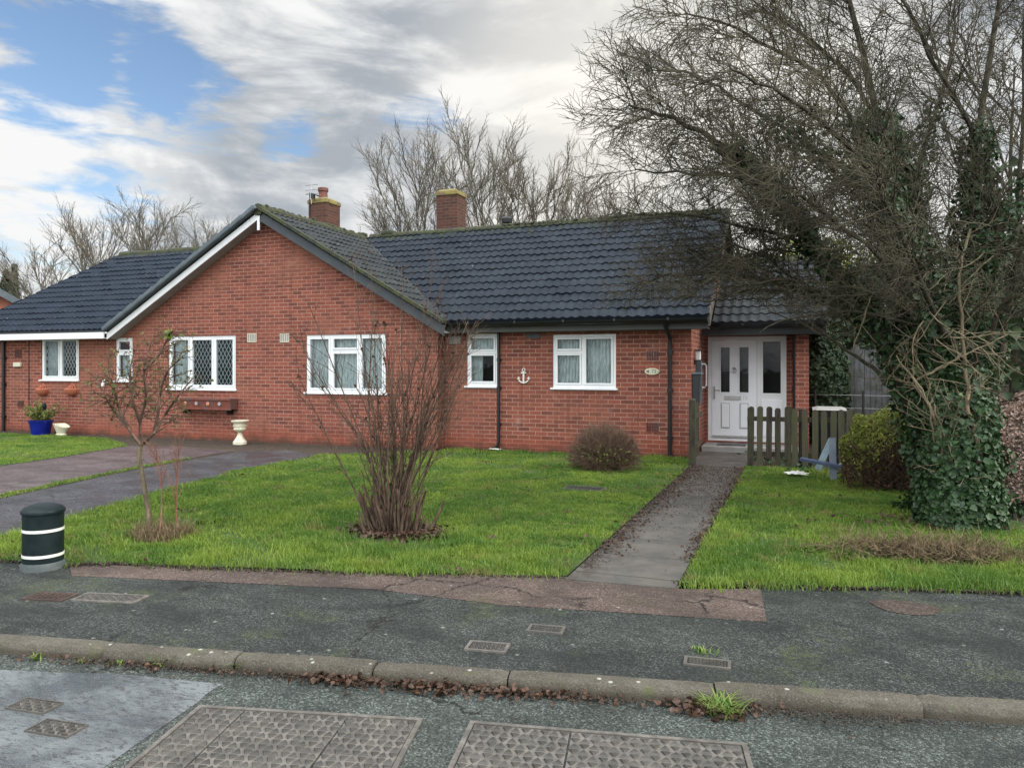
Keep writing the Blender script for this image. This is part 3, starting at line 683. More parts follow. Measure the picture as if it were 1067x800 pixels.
# verge at the gable: grey dry verge, white barge board left, slate grey right
def slope_pt(sgn, d, y, dz=0): return Vector((AX+sgn*d, y, GR-gsl*d+dz))
b = MB(); b.bar(slope_pt(-1, GH+.03, YV-.03, .02), slope_pt(-1, .02, YV-.03, .03), .16, .075, (0, 0, 1))
for i in range(14):
    d = GH*(i+.5)/14; b.bar(slope_pt(-1, d+.16, YV-.035, .028), slope_pt(-1, d-.10, YV-.035, .05), .165, .07)
b.build('verge', M['slategrey'], HB)
b = MB(); b.bar(slope_pt(1, .02, YV-.03, .03), slope_pt(1, GH+.03, YV-.03, .02), .10, .06); b.build('verge', M['ridge'], HB)
def board(sgn, d0, d1, y0, y1, zt_, zb):
    a, c = slope_pt(sgn, d0, y0), slope_pt(sgn, d1, y0)
    return [Vector((a.x, y0, a.z+zb)), Vector((c.x, y0, c.z+zb)), Vector((c.x, y0, c.z+zt_)), Vector((a.x, y0, a.z+zt_))]
b = MB(); b.prism(board(-1, 0, GH+.02, YV+.005, 0, -.06, -.20), (0, 0, 0), (0, .022, 0)); b.box(AX-.03, AX+.03, YV-.012, YV+.004, GR-.44, GR-.10); b.build('barge_board', M['upvc'], HB)
b = MB(); b.prism(board(1, 0.035, GH+.02, YV+.005, 0, -.045, -.24), (0, 0, 0), (0, .022, 0)); b.build('barge_board', M['slatedark'], HB)
b = MB()
for sg in (-1, 1):
    p = [slope_pt(sg, .0, YV+.027, -.195), slope_pt(sg, GH, YV+.027, -.195), slope_pt(sg, GH, YG+.0, -.195), slope_pt(sg, .0, YG, -.195)]
    b.prism(p, (0, 0, 0), (0, 0, .02))
b.build('soffit', M['soffit'], HB)
# eaves
def gutter(x0, x1, y, z, m, r=.058):
    b = MB(); n = 8; base = len(b.v)
    for x in (x0, x1):
        for rr_ in (r, r-.006):
            for k in range(n+1):
                t = math.pi+math.pi*k/n; b.v.append((x, y+rr_*math.cos(t), z+rr_*math.sin(t)))
    m1 = n+1
    for k in range(n):
        b.f.append((k, k+1, 2*m1+k+1, 2*m1+k)); b.f.append((m1+k, m1+k+1, 3*m1+k+1, 3*m1+k))
    b.f.append(tuple(range(m1))); b.f.append(tuple(2*m1+k for k in range(m1)))
    x = x0+.4
    while x < x1: b.box(x-.015, x+.015, y-r-.006, y-r+.02, z-.03, z+.012); x += .9
    return b.build('gutter', m, HB, smooth=True)
XLE = slope_pt(-1, GH, 0).x
gutter(-6.05, RX-.02, YE-.05, ZE-.03, M['black'], .075)
b = MB(); b.box(-6.25, RX-.03, YE+.04, YE+.06, ZE-.205, ZE-.02); b.box(-6.25, RX-.03, YE+.062, YR-.001, ZE-.20, ZE-.185); b.build('fascia', M['fasciagrey'], HB)
b = MB(); b.box(xe+.05, XLE-.03, YL-.035, YL-.01, ZL-.185, ZL-.045); b.box(xe+.05, XLE-.03, YL-.01, YG-.002, ZL-.18, ZL-.165); b.build('fascia', M['upvc'], HB)
b = MB(); b.box(xe+.05, XLE-.08, YL-.04, YL-.012, ZL-.042, ZL-.0); b.build('gutter', M['black'], HB)
gutter(RX+.03, .42, YPE-.04, ZPE-.02, M['black'])
b = MB(); b.box(RX-.3, .40, YPE+.05, YPE+.07, ZPE-.21, ZPE-.02); b.box(RX-.3, .40, YPE+.07, YP-.36, ZPE-.205, ZPE-.185); b.build('fascia', M['black'], HB)
# wing verge board with mortar edge
b = MB(); k1 = (RZr-ZE)/(RY-YE)
b.prism([Vector((RX, YE, ZE-.17)), Vector((RX, YE, ZE+.045)), Vector((RX, RY, RZr+.045)), Vector((RX, RY, RZr-.17))], (-.02, 0, 0), (.015, 0, 0)); b.build('verge_board', M['kerb'], HB)
b = MB(); b.quad((-1.73, YE+.062, ZE-.14), (RX-.02, YE+.062, ZE-.14), (RX-.02, RY, RZr-.14), (-1.73, RY, RZr-.14)); b.build('soffit', M['black'], HB)
# downpipes
def pipe(px, Y, z0, z1, m='black', r=.034, foot=None, yo=.05, swan=True):
    x = W(px, 400, Y).x; y = Y-yo; b = MB()
    pts = [(x, y, z1-.22), (x, y, z0)]
    if swan: pts = [(x-.03, YE-.045 if Y == YR else YPE, z1), (x-.03, (YE-.045 if Y == YR else YPE)+.02, z1-.07)]+[(x, y-.02, z1-.26), (x, y, z1-.34), (x, y, z0)]
    else: pts = [(x, y, z1), (x, y, z0)]
    if foot: pts += foot(x, y)
    b.tube(pts, r, 10)
    for z in (z0+.35, (z0+z1)/2, z1-.5):
        b.tube([(x, y, z-.03), (x, y, z+.03)], r*1.28, 10); b.box(x-r*1.5, x+r*1.5, y+.01, y+yo-.001, z-.02, z+.02)
    return b.build('downpipe', M[m], HB, smooth=True)
pipe(698.5, YR, .0, ZE-.08)
pipe(520.5, YR, .14, 2.18, r=.027, swan=False, foot=lambda x, y: [(x-.02, y-.0, .09), (x-.09, y, .03)])
pipe(5.5, YG, .0, ZL-.1, r=.036, swan=False)
pipe(828, YP, .0, ZPE-.1, r=.034, swan=False)
x = W(30.5, 400, YG).x; b = MB(); b.tube([(x, YG-.012, .5), (x, YG-.012, 2.2)], .008, 6); b.build('cable', M['black'], HB)
# windows
def window(key, cols, sill=(.04, .05), label=None):
    (x0, x1, z0, z1), Y = wins[key]; e = .002
    x0 += e; x1 -= e; z0 += e; z1 -= e
    fw = .05; b = MB(); holes = []; cells = []
    for (fx0, fx1, rows) in cols:
        for (fz0, fz1, style) in rows:
            a, c = x0+(x1-x0)*fx0, x0+(x1-x0)*fx1; d, g = z0+(z1-z0)*fz0, z0+(z1-z0)*fz1
            a += fw if fx0 == 0 else fw*.5; c -= fw if fx1 == 1 else fw*.5; d += fw if fz0 == 0 else fw*.5; g -= fw if fz1 == 1 else fw*.5
            holes.append([a, c, d, g]); cells.append((a, c, d, g, style))
    wall_open(b, x0, x1, z0, z1, holes, Y+.022, .06)
    fr = b.build('window', M['upvc'], HB)
    if label: fr['label'] = label
    s = MB(); 
    for a, c, d, g, style in cells:
        sw = .034; wall_open(s, a+.003, c-.003, d+.003, g-.003, [[a+sw, c-sw, d+sw, g-sw]], Y+.008, .06)
        for q_ in ((a+.003, a+.003, d+.003, g-.003), (c-.003, c-.003, d+.003, g-.003)): s.quad((q_[0], Y+.008, q_[2]), (q_[0], Y+.03, q_[2]), (q_[0], Y+.03, q_[3]), (q_[0], Y+.008, q_[3]))
    s.build('sash', M['upvc'], fr)
    s = MB(); s.hexa([(x0-sill[0], Y-.045, z0-.035), (x1+sill[0], Y-.045, z0-.035), (x1+sill[0], Y+.02, z0-.035), (x0-sill[0], Y+.02, z0-.035),
                      (x0-sill[0], Y-.045, z0-.01), (x1+sill[0], Y-.045, z0-.01), (x1+sill[0], Y+.02, z0+.003), (x0-sill[0], Y+.02, z0+.003)])
    s.build('sill', M['upvc'], fr)
    for a, c, d, g, style in cells:
        p = MB(); p.quad((a+.03, Y+.045, d+.03), (c-.03, Y+.045, d+.03), (c-.03, Y+.045, g-.03), (a+.03, Y+.045, g-.03)); p.build('pane', M['glass'], fr)
        if 'lead' in style:
            l = MB(); a2, c2, d2, g2 = a+.034, c-.034, d+.034, g-.034; wd, hh = .098, .165
            for sg in (1, -1):
                k = -30
                while k < 30:
                    # line: x = a2 + k*wd + sg*(z-d2)*wd/hh
                    P = []
                    zlo, zhi = d2, g2; xa = a2+k*wd; 
                    f0 = lambda z: xa+sg*(z-d2)*wd/hh
                    zz = [zlo, zhi]
                    for xx in (a2, c2): zz.append(d2+(xx-xa)*sg*hh/wd)
                    zz = sorted(z for z in zz if zlo-1e-6 <= z <= zhi+1e-6 and a2-1e-6 <= f0(z) <= c2+1e-6)
                    if len(zz) >= 2 and zz[-1]-zz[0] > .02: l.bar((f0(zz[0]), Y+.052, zz[0]), (f0(zz[-1]), Y+.052, zz[-1]), .0125, .004, (0, 1, 0))
                    k += 1
            l.build('leading', M['lead'], fr)
    for a, c, d, g, style in cells:
        if 'net' in style:
            n = 60; V = []; Fc = []; rr = random.Random(hash(key) % 99 if False else int(a*100))
            lo, hi = (a-.01, c+.01)
            if 'lefthalf' in style: hi = a+(c-a)*.42
            for i in range(n+1):
                xx = lo+(hi-lo)*i/n; yy = Y+.14+.018*math.sin(i*.9+rr.random()*.5); V += [(xx, yy, d-.02), (xx, yy+.004, g+.02)]
            Fc = [(2*i, 2*i+2, 2*i+3, 2*i+1) for i in range(n)]
            npobj('net_curtain', V, Fc, M['net'], fr, smooth=True)
    r = MB(); x0 -= .05; x1 += .05; r.box(x0, x1, Y+.5, Y+.52, z0-.1, z1+.1); r.build('room_backing', M['dark_room'], fr)  # dark sheet, its colour stands in for the unlit room behind the glass
window('A', [(0, .5, [(0, 1, 'net lead')]), (.5, 1, [(0, 1, 'lead')])], label='two pane window with diamond leading above the wall baskets')
window('B', [(0, 1, [(0, .66, 'net'), (.66, 1, '')])], label='narrow window with a small top light')
window('C', [(0, .33, [(0, 1, 'net')]), (.33, .68, [(0, 1, 'lead')]), (.68, 1, [(0, 1, 'lead')])], label='three pane window with diamond leading above the flower trough')
window('D', [(0, .32, [(0, 1, 'net')]), (.32, .68, [(0, .72, 'net'), (.72, 1, 'net')]), (.68, 1, [(0, 1, 'net')])], label='wide window with net curtains behind the tall bare shrub')
window('E', [(0, 1, [(0, .64, 'net lefthalf'), (.64, 1, 'net')])], label='narrow window beside the inner corner')
window('F', [(0, .48, [(0, .67, 'net'), (.67, 1, 'net')]), (.48, 1, [(0, 1, 'net')])], label='window with patterned net curtains above the clipped shrub')
# front door and side light
dx0, dx1, dz0, dz1 = DR; sx0, sx1 = SLT[0], SLT[1]
b = MB(); y = YP+.03
wall_open(b, dx0+.002, sx1-.002, dz0+.002, dz1-.002, [[dx0+.07, dx1-.03, dz0+.05, dz1-.07], [sx0+.04, sx1-.065, dz0+.88, dz1-.07]], y, .07)
fr = b.build('door_frame', M['upvc'], HB)
b = MB(); b.box(sx0+.045, sx1-.07, y-.012, y-.001, dz0+.10, dz0+.80); b.build('panel', M['doorwhite'], fr, bevel=.006)
b = MB(); a, c, d, g = sx0+.04, sx1-.065, dz0+.88, dz1-.07; wall_open(b, a, c, d, g, [[a+.035, c-.035, d+.035, g-.035]], y-.012, .05); b.quad((a, y-.012, d), (c, y-.012, d), (c, y, d), (a, y, d)); b.build('sash', M['upvc'], fr)
b = MB(); b.quad((a, y+.03, d), (c, y+.03, d), (c, y+.03, g), (a, y+.03, g)); b.build('pane', M['glass'], fr)
b = MB(); b.box(a-.1, c+.05, y+.5, y+.52, d-.2, g+.1); b.build('hall_wall', M['dark_room'], fr)
lx0, lx1, lz0, lz1 = dx0+.075, dx1-.035, dz0+.055, dz1-.075; lw = lx1-lx0; lh = lz1-lz0
gl = [[lx0+lw*.20, lx0+lw*.40, lz0+lh*.47, lz0+lh*.93], [lx0+lw*.62, lx0+lw*.82, lz0+lh*.47, lz0+lh*.93]]
b = MB(); wall_open(b, lx0, lx1, lz0, lz1, gl, y+.005, .05); door = b.build('door', M['doorwhite'], HB)
for h in gl:
    b = MB(); wall_open(b, h[0]-.02, h[1]+.02, h[2]-.02, h[3]+.02, [h], y-.006, .02); b.build('glazing_bead', M['doorwhite'], door)
    b = MB(); b.quad((h[0], y+.03, h[2]), (h[1], y+.03, h[2]), (h[1], y+.03, h[3]), (h[0], y+.03, h[3])); b.build('pane', M['glass'], door)
b = MB(); b.box(lx0, lx1, y+.3, y+.32, lz0, lz1); b.build('hall_curtain', M['black'], door)
for h in gl:
    px0_, px1_, pz0, pz1 = h[0]-.0, h[1]+.0, lz0+lh*.10, lz0+lh*.36
    b = MB(); b.box(px0_, px1_, y-.002, y+.004, pz0, pz1); b.build('groove', M['groove'], door)
    b = MB(); b.hexa([(px0_+.012, y-.002, pz0+.012), (px1_-.012, y-.002, pz0+.012), (px1_-.012, y+.004, pz0+.012), (px0_+.012, y+.004, pz0+.012), (px0_+.012, y-.002, pz1-.012), (px1_-.012, y-.002, pz1-.012), (px1_-.012, y+.004, pz1-.012), (px0_+.012, y+.004, pz1-.012)])
    for v in range(len(b.v)):
        if b.v[v][1] < y: b.v[v] = (b.v[v][0]*.86+.14*(px0_+px1_)/2, y-.014, b.v[v][2]*.93+.07*(pz0+pz1)/2)
    b.build('panel', M['doorwhite'], door)
b = MB(); cxm = (gl[0][1]+gl[1][0])/2-.02; b.box(cxm-.16, cxm+.14, y-.016, y+.004, lz0+lh*.395, lz0+lh*.435); b.build('letterbox', M['metal'], door, bevel=.004)
b = MB(); b.box(lx0+.03, lx0+.06, y-.012, y+.004, lz0+lh*.40, lz0+lh*.53); b.tube([(lx0+.045, y-.01, lz0+lh*.49), (lx0+.045, y-.055, lz0+lh*.49), (lx0+.15, y-.055, lz0+lh*.488)], .010, 8); b.build('handle', M['metal'], door, smooth=True)
kx, kz = (gl[0][1]+gl[1][0])/2, lz0+lh*.70
b = MB(); b.lathe([(.0, 0), (.024, 0), (.02, .02), (0, .03)], (0, 0, 0), 12)
b.v = [(kx+p[0], y-p[2]+.004, kz+.03+p[1]) for p in b.v]
b.tube([(kx+.03*math.cos(t), y-.025, kz-.015+.04*math.sin(t)) for t in np.linspace(0, 2*math.pi, 13)], .007, 6, cap=False); b.build('knocker', M['metal'], door, smooth=True)
b = MB(); b.box(lx0+.01, lx1-.01, y-.022, y+.004, lz0+.02, lz0+.05); b.build('weather_bar', M['metal'], door)
def text(name, s, size, loc, rot, m, parent=None, ext=.002):
    cu = bpy.data.curves.new(name, 'FONT'); cu.body = s; cu.size = size; cu.extrude = ext; cu.align_x = 'CENTER'; cu.align_y = 'CENTER'
    o = bpy.data.objects.new(name, cu); COL.objects.link(o); dg = bpy.context.evaluated_depsgraph_get()
    me = bpy.data.meshes.new_from_object(o.evaluated_get(dg)); bpy.data.objects.remove(o)
    me.transform(Matrix.Translation(Vector(loc)) @ rot.to_matrix().to_4x4())
    if parent: me.transform(Matrix.Translation(-worldloc(parent)))
    return link(name, me, m, parent)
from mathutils import Euler
FR = Euler((R(90), 0, 0))
text('number', '73', .085, (cxm+.205, y+.001, lz0+lh*.415), FR, M['metal'], door)
# wall fittings that belong to the building
def vent(px0_, py0_, px1_, py1_, Y, m, nx, nz, name='air_vent', proud=.012):
    x0, x1, z0, z1 = rectpx(px0_, py0_, px1_, py1_, Y); b = MB()
    bk = MB(); bk.box(x0+.002, x1-.002, Y-proud*.4, Y+.02, z0+.002, z1-.002); bk.build('vent_back', M['soffit'] if m == M['cream'] else M['black'], HB); fw = .014
    b.box(x0, x1, Y-proud, Y-proud*.4, z0, z0+fw); b.box(x0, x1, Y-proud, Y-proud*.4, z1-fw, z1)
    for i in range(nx+1):
        x = x0+(x1-x0-.01)*i/nx; b.box(x, x+.010 if i < nx else x1, Y-proud, Y-proud*.4, z0+fw, z1-fw)
    for i in range(1, nz):
        z = z0+(z1-z0)*i/nz; b.box(x0, x1, Y-proud*.9, Y-proud*.4, z-.004, z+.004)
    return b.build(name, m, HB)
vent(258, 347.5, 267.5, 356.5, YG, M['cream'], 4, 1); vent(292, 347.5, 301.5, 356.5, YG, M['cream'], 4, 1)
vent(673.5, 365, 686.5, 376.5, YR, M['brick'], 7, 3); vent(673.5, 440, 686.5, 450, YR, M['redwood'], 7, 3)
vent(16, 364, 22.5, 373, YG, M['redwood'], 4, 3); vent(18.5, 417, 25, 424, YG, M['redwood'], 4, 3)
vent(548, 347.5, 563, 352.5, YR, M['black'], 5, 1)
def wbox(name, r, Y, m, dep, bevel=.006, parent=HB):
    x0, x1, z0, z1 = rectpx(*r, Y); b = MB(); b.box(x0, x1, Y-dep, Y-.001, z0, z1); return b.build(name, m, parent, bevel=bevel)
wbox('meter_cover', (15.5, 377.5, 23, 382), YG, M['cream'], .05)
wbox('junction_box', (469, 350, 480.5, 358.5), YR, M['soffit'], .04)
# chimneys
def chimney(px, Y, wx, wy, z0, z1, pot, m=M['brick_chim']):
    x = W(px, 220, Y).x; b = MB(); b.box(x-wx/2, x+wx/2, Y-wy/2, Y+wy/2, z0, z1-.16)
    ch = b.build('chimney', m, HB)
    b = MB(); b.box(x-wx/2-.03, x+wx/2+.03, Y-wy/2-.03, Y+wy/2+.03, z1-.16, z1-.06)
    b.hexa([(x-wx/2-.03, Y-wy/2-.03, z1-.06), (x+wx/2+.03, Y-wy/2-.03, z1-.06), (x+wx/2+.03, Y+wy/2+.03, z1-.06), (x-wx/2-.03, Y+wy/2+.03, z1-.06), (x-wx/2+.1, Y-wy/2+.1, z1+.01), (x+wx/2-.1, Y-wy/2+.1, z1+.01), (x+wx/2-.1, Y+wy/2-.1, z1+.01), (x-wx/2+.1, Y+wy/2-.1, z1+.01)])
    b.build('cap', M['chim_cap'], ch, bevel=.02)
    b = MB(); b.box(x-wx/2-.035, x+wx/2+.035, Y-wy/2-.035, Y+wy/2+.035, z0+.30, z0+.36) if not pot else None
    if not pot: 
        b.v = []; b.f = []; b.box(x-wx/2-.02, x+wx/2+.02, Y-wy/2-.04, Y-wy/2-.002, RZr-.1, RZr+.10); b.build('flashing', M['soffit'], ch)
    if pot:
        b = MB(); b.lathe([(.13, 0), (.12, .04), (.115, .20), (.14, .22), (.14, .30), (.12, .31), (.10, .31), (.10, .1)], (x-.04, Y, z1-.0), 16); b.build('pot', M['terracotta_dark'], ch, smooth=True)
    return ch, x
M['terracotta_dark'] = mat('terracotta_dark', worn((.17, .05, .038), (.10, .07, .045), 9, .8, .8))
c1, xc1 = chimney(338, 17.0, .56, .62, 4.4, W(338, 208, 17.0).z, True)
c2, xc2 = chimney(470, 16.75, .56, .50, 4.4, W(470, 199, 16.75).z, False)
# flue terminal and vent tiles
b = MB(); x = W(529, 230, RY+.25).x; b.lathe([(.07, 0), (.07, .25), (.12, .27), (.13, .36), (.07, .42), (0, .43)], (x, RY+.2, RZr-.12), 14); b.build('flue_terminal', M['black'], HB, smooth=True)
for px in (375, 405):
    x = W(px, 240, RY).x; b = MB(); b.box(x-.17, x+.17, RY-.11, RY+.11, RZr+.02, RZr+.12); b.build('ridge_vent', M['ridge'], HB, bevel=.03)
# aerial on the left chimney
ta = empty('television_aerial', (xc1-.30, 16.7, RZr+.2), 'small television aerial on a short mast beside the left chimney', 'aerial')
zt0 = W(325, 194, 16.7).z; xa = W(327, 210, 16.7).x; xb = W(323.5, 210, 16.7).x
b = MB(); b.tube([(xb, 16.66, W(325, 225, 16.7).z), (xb, 16.66, zt0-.18)], .013, 6); b.build('mast', M['black'], ta)
b = MB(); b.tube([(xb-.10, 16.66, zt0-.20), (xb+.35, 16.66, zt0-.28)], .011, 6)
b.tube([(xa, 16.6, zt0-.5), (xa, 16.6, zt0+.03)], .007, 6)
for z_ in (zt0, zt0-.13, zt0-.24): b.tube([(xa-.2, 16.6, z_), (xa+.2, 16.6, z_)], .007, 6)
b.build('antenna', M['metal'], ta)
b = MB(); b.box(xa+.0, xa+.09, 16.56, 16.64, zt0-.36, zt0-.25); b.bar((xa, 16.6, zt0-.22), (xa+.2, 16.6, zt0-.30), .05, .03); b.build('bracket', M['black'], ta)

# house behind on the far left
NH = empty('neighbouring_house', (-33, 27, 0), 'red brick house with a dark gable roof at the far left edge', 'house')
dv = ray(-60, 382); az_ = math.atan2(-dv.x, dv.y)
NH.location = (0, 0, 0); NH.rotation_euler = (0, 0, 0)
tl = 30.0; LX = lambda px: (px+60)/F*tl; LZ = lambda py: H+(HY-py)/F*tl
x1_, z1_ = LX(22), LZ(319); x0_, z0_ = LX(-60), LZ(319)+ (LX(22)-LX(-60))*.62
b = MB(); b.quad((-3, 0, -.2), (x1_-.25, 0, -.2), (x1_-.25, 0, z1_-.1), (x0_, 0, z0_-.2), (-3, 0, z1_-.1)); b.quad((x1_-.25, 0, -.2), (x1_-.25, 7, -.2), (x1_-.25, 7, z1_-.1), (x1_-.25, 0, z1_-.1))
nw = b.build('wall', M['brick_far'], NH)
b = MB()
for sg in (1, -1): b.prism([(x0_, -.25, z0_), (x0_+sg*(x1_-x0_), -.25, z1_), (x0_+sg*(x1_-x0_), -.25, z1_-.16), (x0_, -.25, z0_-.18)], (0, 0, 0), (0, 7.4, 0))
b.build('roof', M['slate_far'], NH)
b = MB(); b.bar((x0_, -.29, z0_-.13), (x1_, -.29, z1_-.13), .05, .26, (0, 0, 1)); b.build('barge_board', M['slategrey'], NH)
NH.location = (dv.x*tl, dv.y*tl, 0); NH.rotation_euler = (0, 0, az_)

# ------------------------------------------------------------ vegetation helpers
def segmesh(S, n=3):
    """S: list of (p0, p1, r0, r1) -> vertices and quads of many thin prisms"""
    A = np.array([s[0] for s in S], float); B = np.array([s[1] for s in S], float)
    r0 = np.array([s[2] for s in S]); r1 = np.array([s[3] for s in S])
    d = B-A; L = np.linalg.norm(d, axis=1, keepdims=True); d = d/np.maximum(L, 1e-6); B = B+d*np.minimum(L*.08, .01)
    ref = np.where(np.abs(d[:, 2:3]) > .8, np.array([[1., .2, 0]]), np.array([[0, .1, 1.]]))
    a = np.cross(d, ref); a /= np.linalg.norm(a, axis=1, keepdims=True); b = np.cross(d, a)
    V = []
    for P, r in ((A, r0), (B, r1)):
        for k in range(n):
            t = 2*math.pi*k/n; V.append(P+(a*math.cos(t)+b*math.sin(t))*r[:, None])
    V = np.stack(V, 1).reshape(-1, 3); i = np.arange(len(S))*2*n
    Fc = np.concatenate([np.stack([i+k, i+(k+1) % n, i+n+(k+1) % n, i+n+k], 1) for k in range(n)])
    return V, Fc
def rv(rr): 
    z = rr.uniform(-1, 1); t = rr.uniform(0, 6.2832); s = math.sqrt(1-z*z); return Vector((s*math.cos(t), s*math.sin(t), z))
def wander(rr, p, d, L, n, wob, pull=Vector((0, 0, 0))):
    pts = [p.copy()]; d = d.normalized()
    for i in range(n):
        d = (d+rv(rr)*wob+pull).normalized(); p = p+d*(L/n); pts.append(p.copy())
    return pts
def addpoly(S, pts, r0, r1):
    n = len(pts)-1
    for i in range(n):
        a = r0+(r1-r0)*i/n; b = r0+(r1-r0)*(i+1)/n; S.append((tuple(pts[i]), tuple(pts[i+1]), a, b))
def sprout(rr, S, pts, spacing, Lf, r0, levels, ang=.9, wob=.22, pull=Vector((0, 0, 0)), start=.1, ok=None):
    """side shoots along pts; levels = list of (spacing, length factor, radius)"""
    tot = sum((pts[i+1]-pts[i]).length for i in range(len(pts)-1)); n = max(1, int(tot/spacing))
    for k in range(n):
        t = start+(1-start)*(k+rr.random())/n; f = t*(len(pts)-1); i = min(int(f), len(pts)-2)
        p = pts[i].lerp(pts[i+1], f-i); d = (pts[i+1]-pts[i]).normalized(); sd = d.cross(rv(rr)).normalized()
        a = ang*rr.uniform(.6, 1.25); nd = d*math.cos(a)+sd*math.sin(a)
        L = Lf*rr.uniform(.5, 1.2)*(1.15-.5*t)
        q_ = wander(rr, p, nd, L, max(2, int(L/.09)) if L < 1.5 else 12, wob, pull)
        if ok and not ok(q_[-1]): continue
        addpoly(S, q_, r0*(1.1-.4*t), r0*.45)
        if levels: sprout(rr, S, q_, levels[0][0], levels[0][1], levels[0][2], levels[1:], ang, wob, pull, .12, ok)
def leaves(rr, P, size, m, name, parent=None, flat=.0, normal=None, aspect=1.0):
    """one folded leaf (2 quads) per point"""
    rg = np.random.default_rng(rr); P = np.asarray(P, float); N = len(P); s = size*(rg.uniform(.45, 1.0, N)+.6*rg.uniform(0, 1, N)**4)[:, None]
    a = rg.normal(size=(N, 3)); 
    if normal is not None: nn = np.asarray(normal)+rg.normal(0, .55, (N, 3)); nn /= np.linalg.norm(nn, axis=1, keepdims=True)
    else: nn = rg.normal(size=(N, 3)); nn[:, 2] += flat*3; nn /= np.linalg.norm(nn, axis=1, keepdims=True)
    a -= (a*nn).sum(1, keepdims=True)*nn; a /= np.linalg.norm(a, axis=1, keepdims=True); b = np.cross(nn, a)*aspect
    f = nn*s*.22
    base = P-a*s*.5; tip = P+a*s*.6; l = P+b*s*.5+f-a*s*.12; r = P-b*s*.5+f-a*s*.12; ml = P+b*s*.3+a*s*.28+f*.4; mr = P-b*s*.3+a*s*.28+f*.4
    V = np.stack([base, l, ml, tip, mr, r], 1).reshape(-1, 3); i = np.arange(N)*6
    Fc = np.concatenate([np.stack([i, i+3, i+2, i+1], 1), np.stack([i, i+5, i+4, i+3], 1)])
    return npobj(name, V, Fc, m, parent)

# ------------------------------------------------------------ the big ivy covered tree on the right
for nm_, P_, sz_, m_, sd_, lb_, ct_ in WEEDS: tag(leaves(sd_, P_, sz_, M[m_], nm_, flat=.6), lb_, ct_, kind='stuff')
T0 = Vector((1.62, 9.05, 0))
BT = empty('hawthorn_tree', T0, 'large bare thorny tree with ivy covered trunk leaning over the porch roof', 'tree')
def PL(pts): return [D(x, y, t) for x, y, t in pts]
limbs = [
 ([(990, 540, 7.9), (978, 450, 7.95), (962, 345, 8.0), (942, 240, 8.0), (915, 120, 8.1), (885, 0, 8.2), (865, -110, 8.3)], .085, .014),
 ([(1002, 535, 8.0), (1006, 400, 8.1), (1010, 300, 8.2), (1020, 150, 8.3), (1040, 0, 8.4), (1050, -110, 8.5)], .07, .014),
 ([(975, 535, 8.1), (950, 425, 8.1), (905, 332, 8.1), (850, 262, 8.0), (802, 196, 7.9), (760, 158, 7.8), (700, 122, 7.6), (655, 112, 7.5)], .085, .012),
 ([(1015, 535, 8.1), (1032, 420, 8.4), (1053, 300, 8.7), (1064, 150, 9.0), (1070, 0, 9.2)], .055, .014),
 ([(962, 345, 8.0), (925, 205, 7.6), (868, 95, 7.3), (790, 42, 7.1), (715, 12, 7.0)], .035, .007),
 ([(948, 420, 8.3), (915, 390, 8.6), (885, 365, 9.0), (850, 346, 9.6), (800, 322, 10.0)], .030, .006),
 ([(1010, 300, 8.2), (1060, 215, 8.0), (1130, 140, 7.9), (1200, 90, 7.9)], .05, .015),
 ([(905, 332, 8.1), (845, 305, 8.3), (765, 288, 8.7), (695, 288, 9.2), (660, 300, 9.5)], .035, .008),
 ([(850, 262, 8.0), (795, 240, 8.1), (715, 226, 8.3), (655, 222, 8.5)], .025, .007),
 ([(942, 240, 8.0), (880, 178, 8.3), (805, 128, 8.6), (730, 82, 8.9), (672, 70, 9.1)], .032, .007),
 ([(915, 120, 8.1), (860, 55, 8.4), (800, 10, 8.8), (740, -30, 9.2)], .025, .007),
 ([(802, 196, 7.9), (760, 185, 7.6), (705, 180, 7.4), (660, 178, 7.3)], .022, .007),
 ([(925, 205, 7.6), (880, 150, 6.9), (820, 100, 6.4), (760, 75, 6.1)], .03, .008),
 ([(962, 345, 8.0), (915, 270, 7.3), (850, 215, 6.8), (790, 190, 6.5)], .03, .008),
 ([(1020, 150, 8.3), (970, 60, 8.0), (925, -30, 7.8)], .03, .010),
 ([(1006, 400, 8.1), (1040, 330, 7.6), (1080, 280, 7.3), (1130, 260, 7.1)], .03, .010),
 ([(1006, 380, 8.1), (960, 300, 7.2), (930, 220, 6.7), (900, 170, 6.4)], .03, .008),
 ([(942, 240, 8.0), (960, 160, 8.8), (990, 60, 9.5), (1000, -40, 9.9)], .03, .010),
 ([(962, 345, 8.0), (900, 325, 7.6), (840, 330, 7.4), (790, 345, 7.3)], .022, .006),
 ([(885, 0, 8.2), (820, -60, 8.2), (740, -100, 8.1)], .025, .008),
 ([(845, 305, 8.3), (790, 262, 8.2), (740, 258, 8.2), (690, 268, 8.2)], .014, .005), ([(845, 305, 8.3), (800, 300, 7.9), (750, 310, 7.7), (712, 318, 7.6)], .014, .005),
 ([(905, 332, 8.1), (870, 300, 7.8), (820, 290, 7.6), (770, 300, 7.5)], .016, .005), ([(850, 262, 8.0), (800, 262, 8.5), (735, 282, 8.9), (690, 300, 9.1)], .014, .005)]
def smooth_pts(P, k=4):
    out = []
    for i in range(len(P)-1):
        p0 = P[max(i-1, 0)]; p1 = P[i]; p2 = P[i+1]; p3 = P[min(i+2, len(P)-1)]
        for j in range(k):
            t = j/k; out.append(.5*((2*p1)+(p2-p0)*t+(2*p0-5*p1+4*p2-p3)*t*t+(3*p1-p0-3*p2+p3)*t**3))
    out.append(P[-1]); return out
rr = random.Random(11); S = []; LP = []
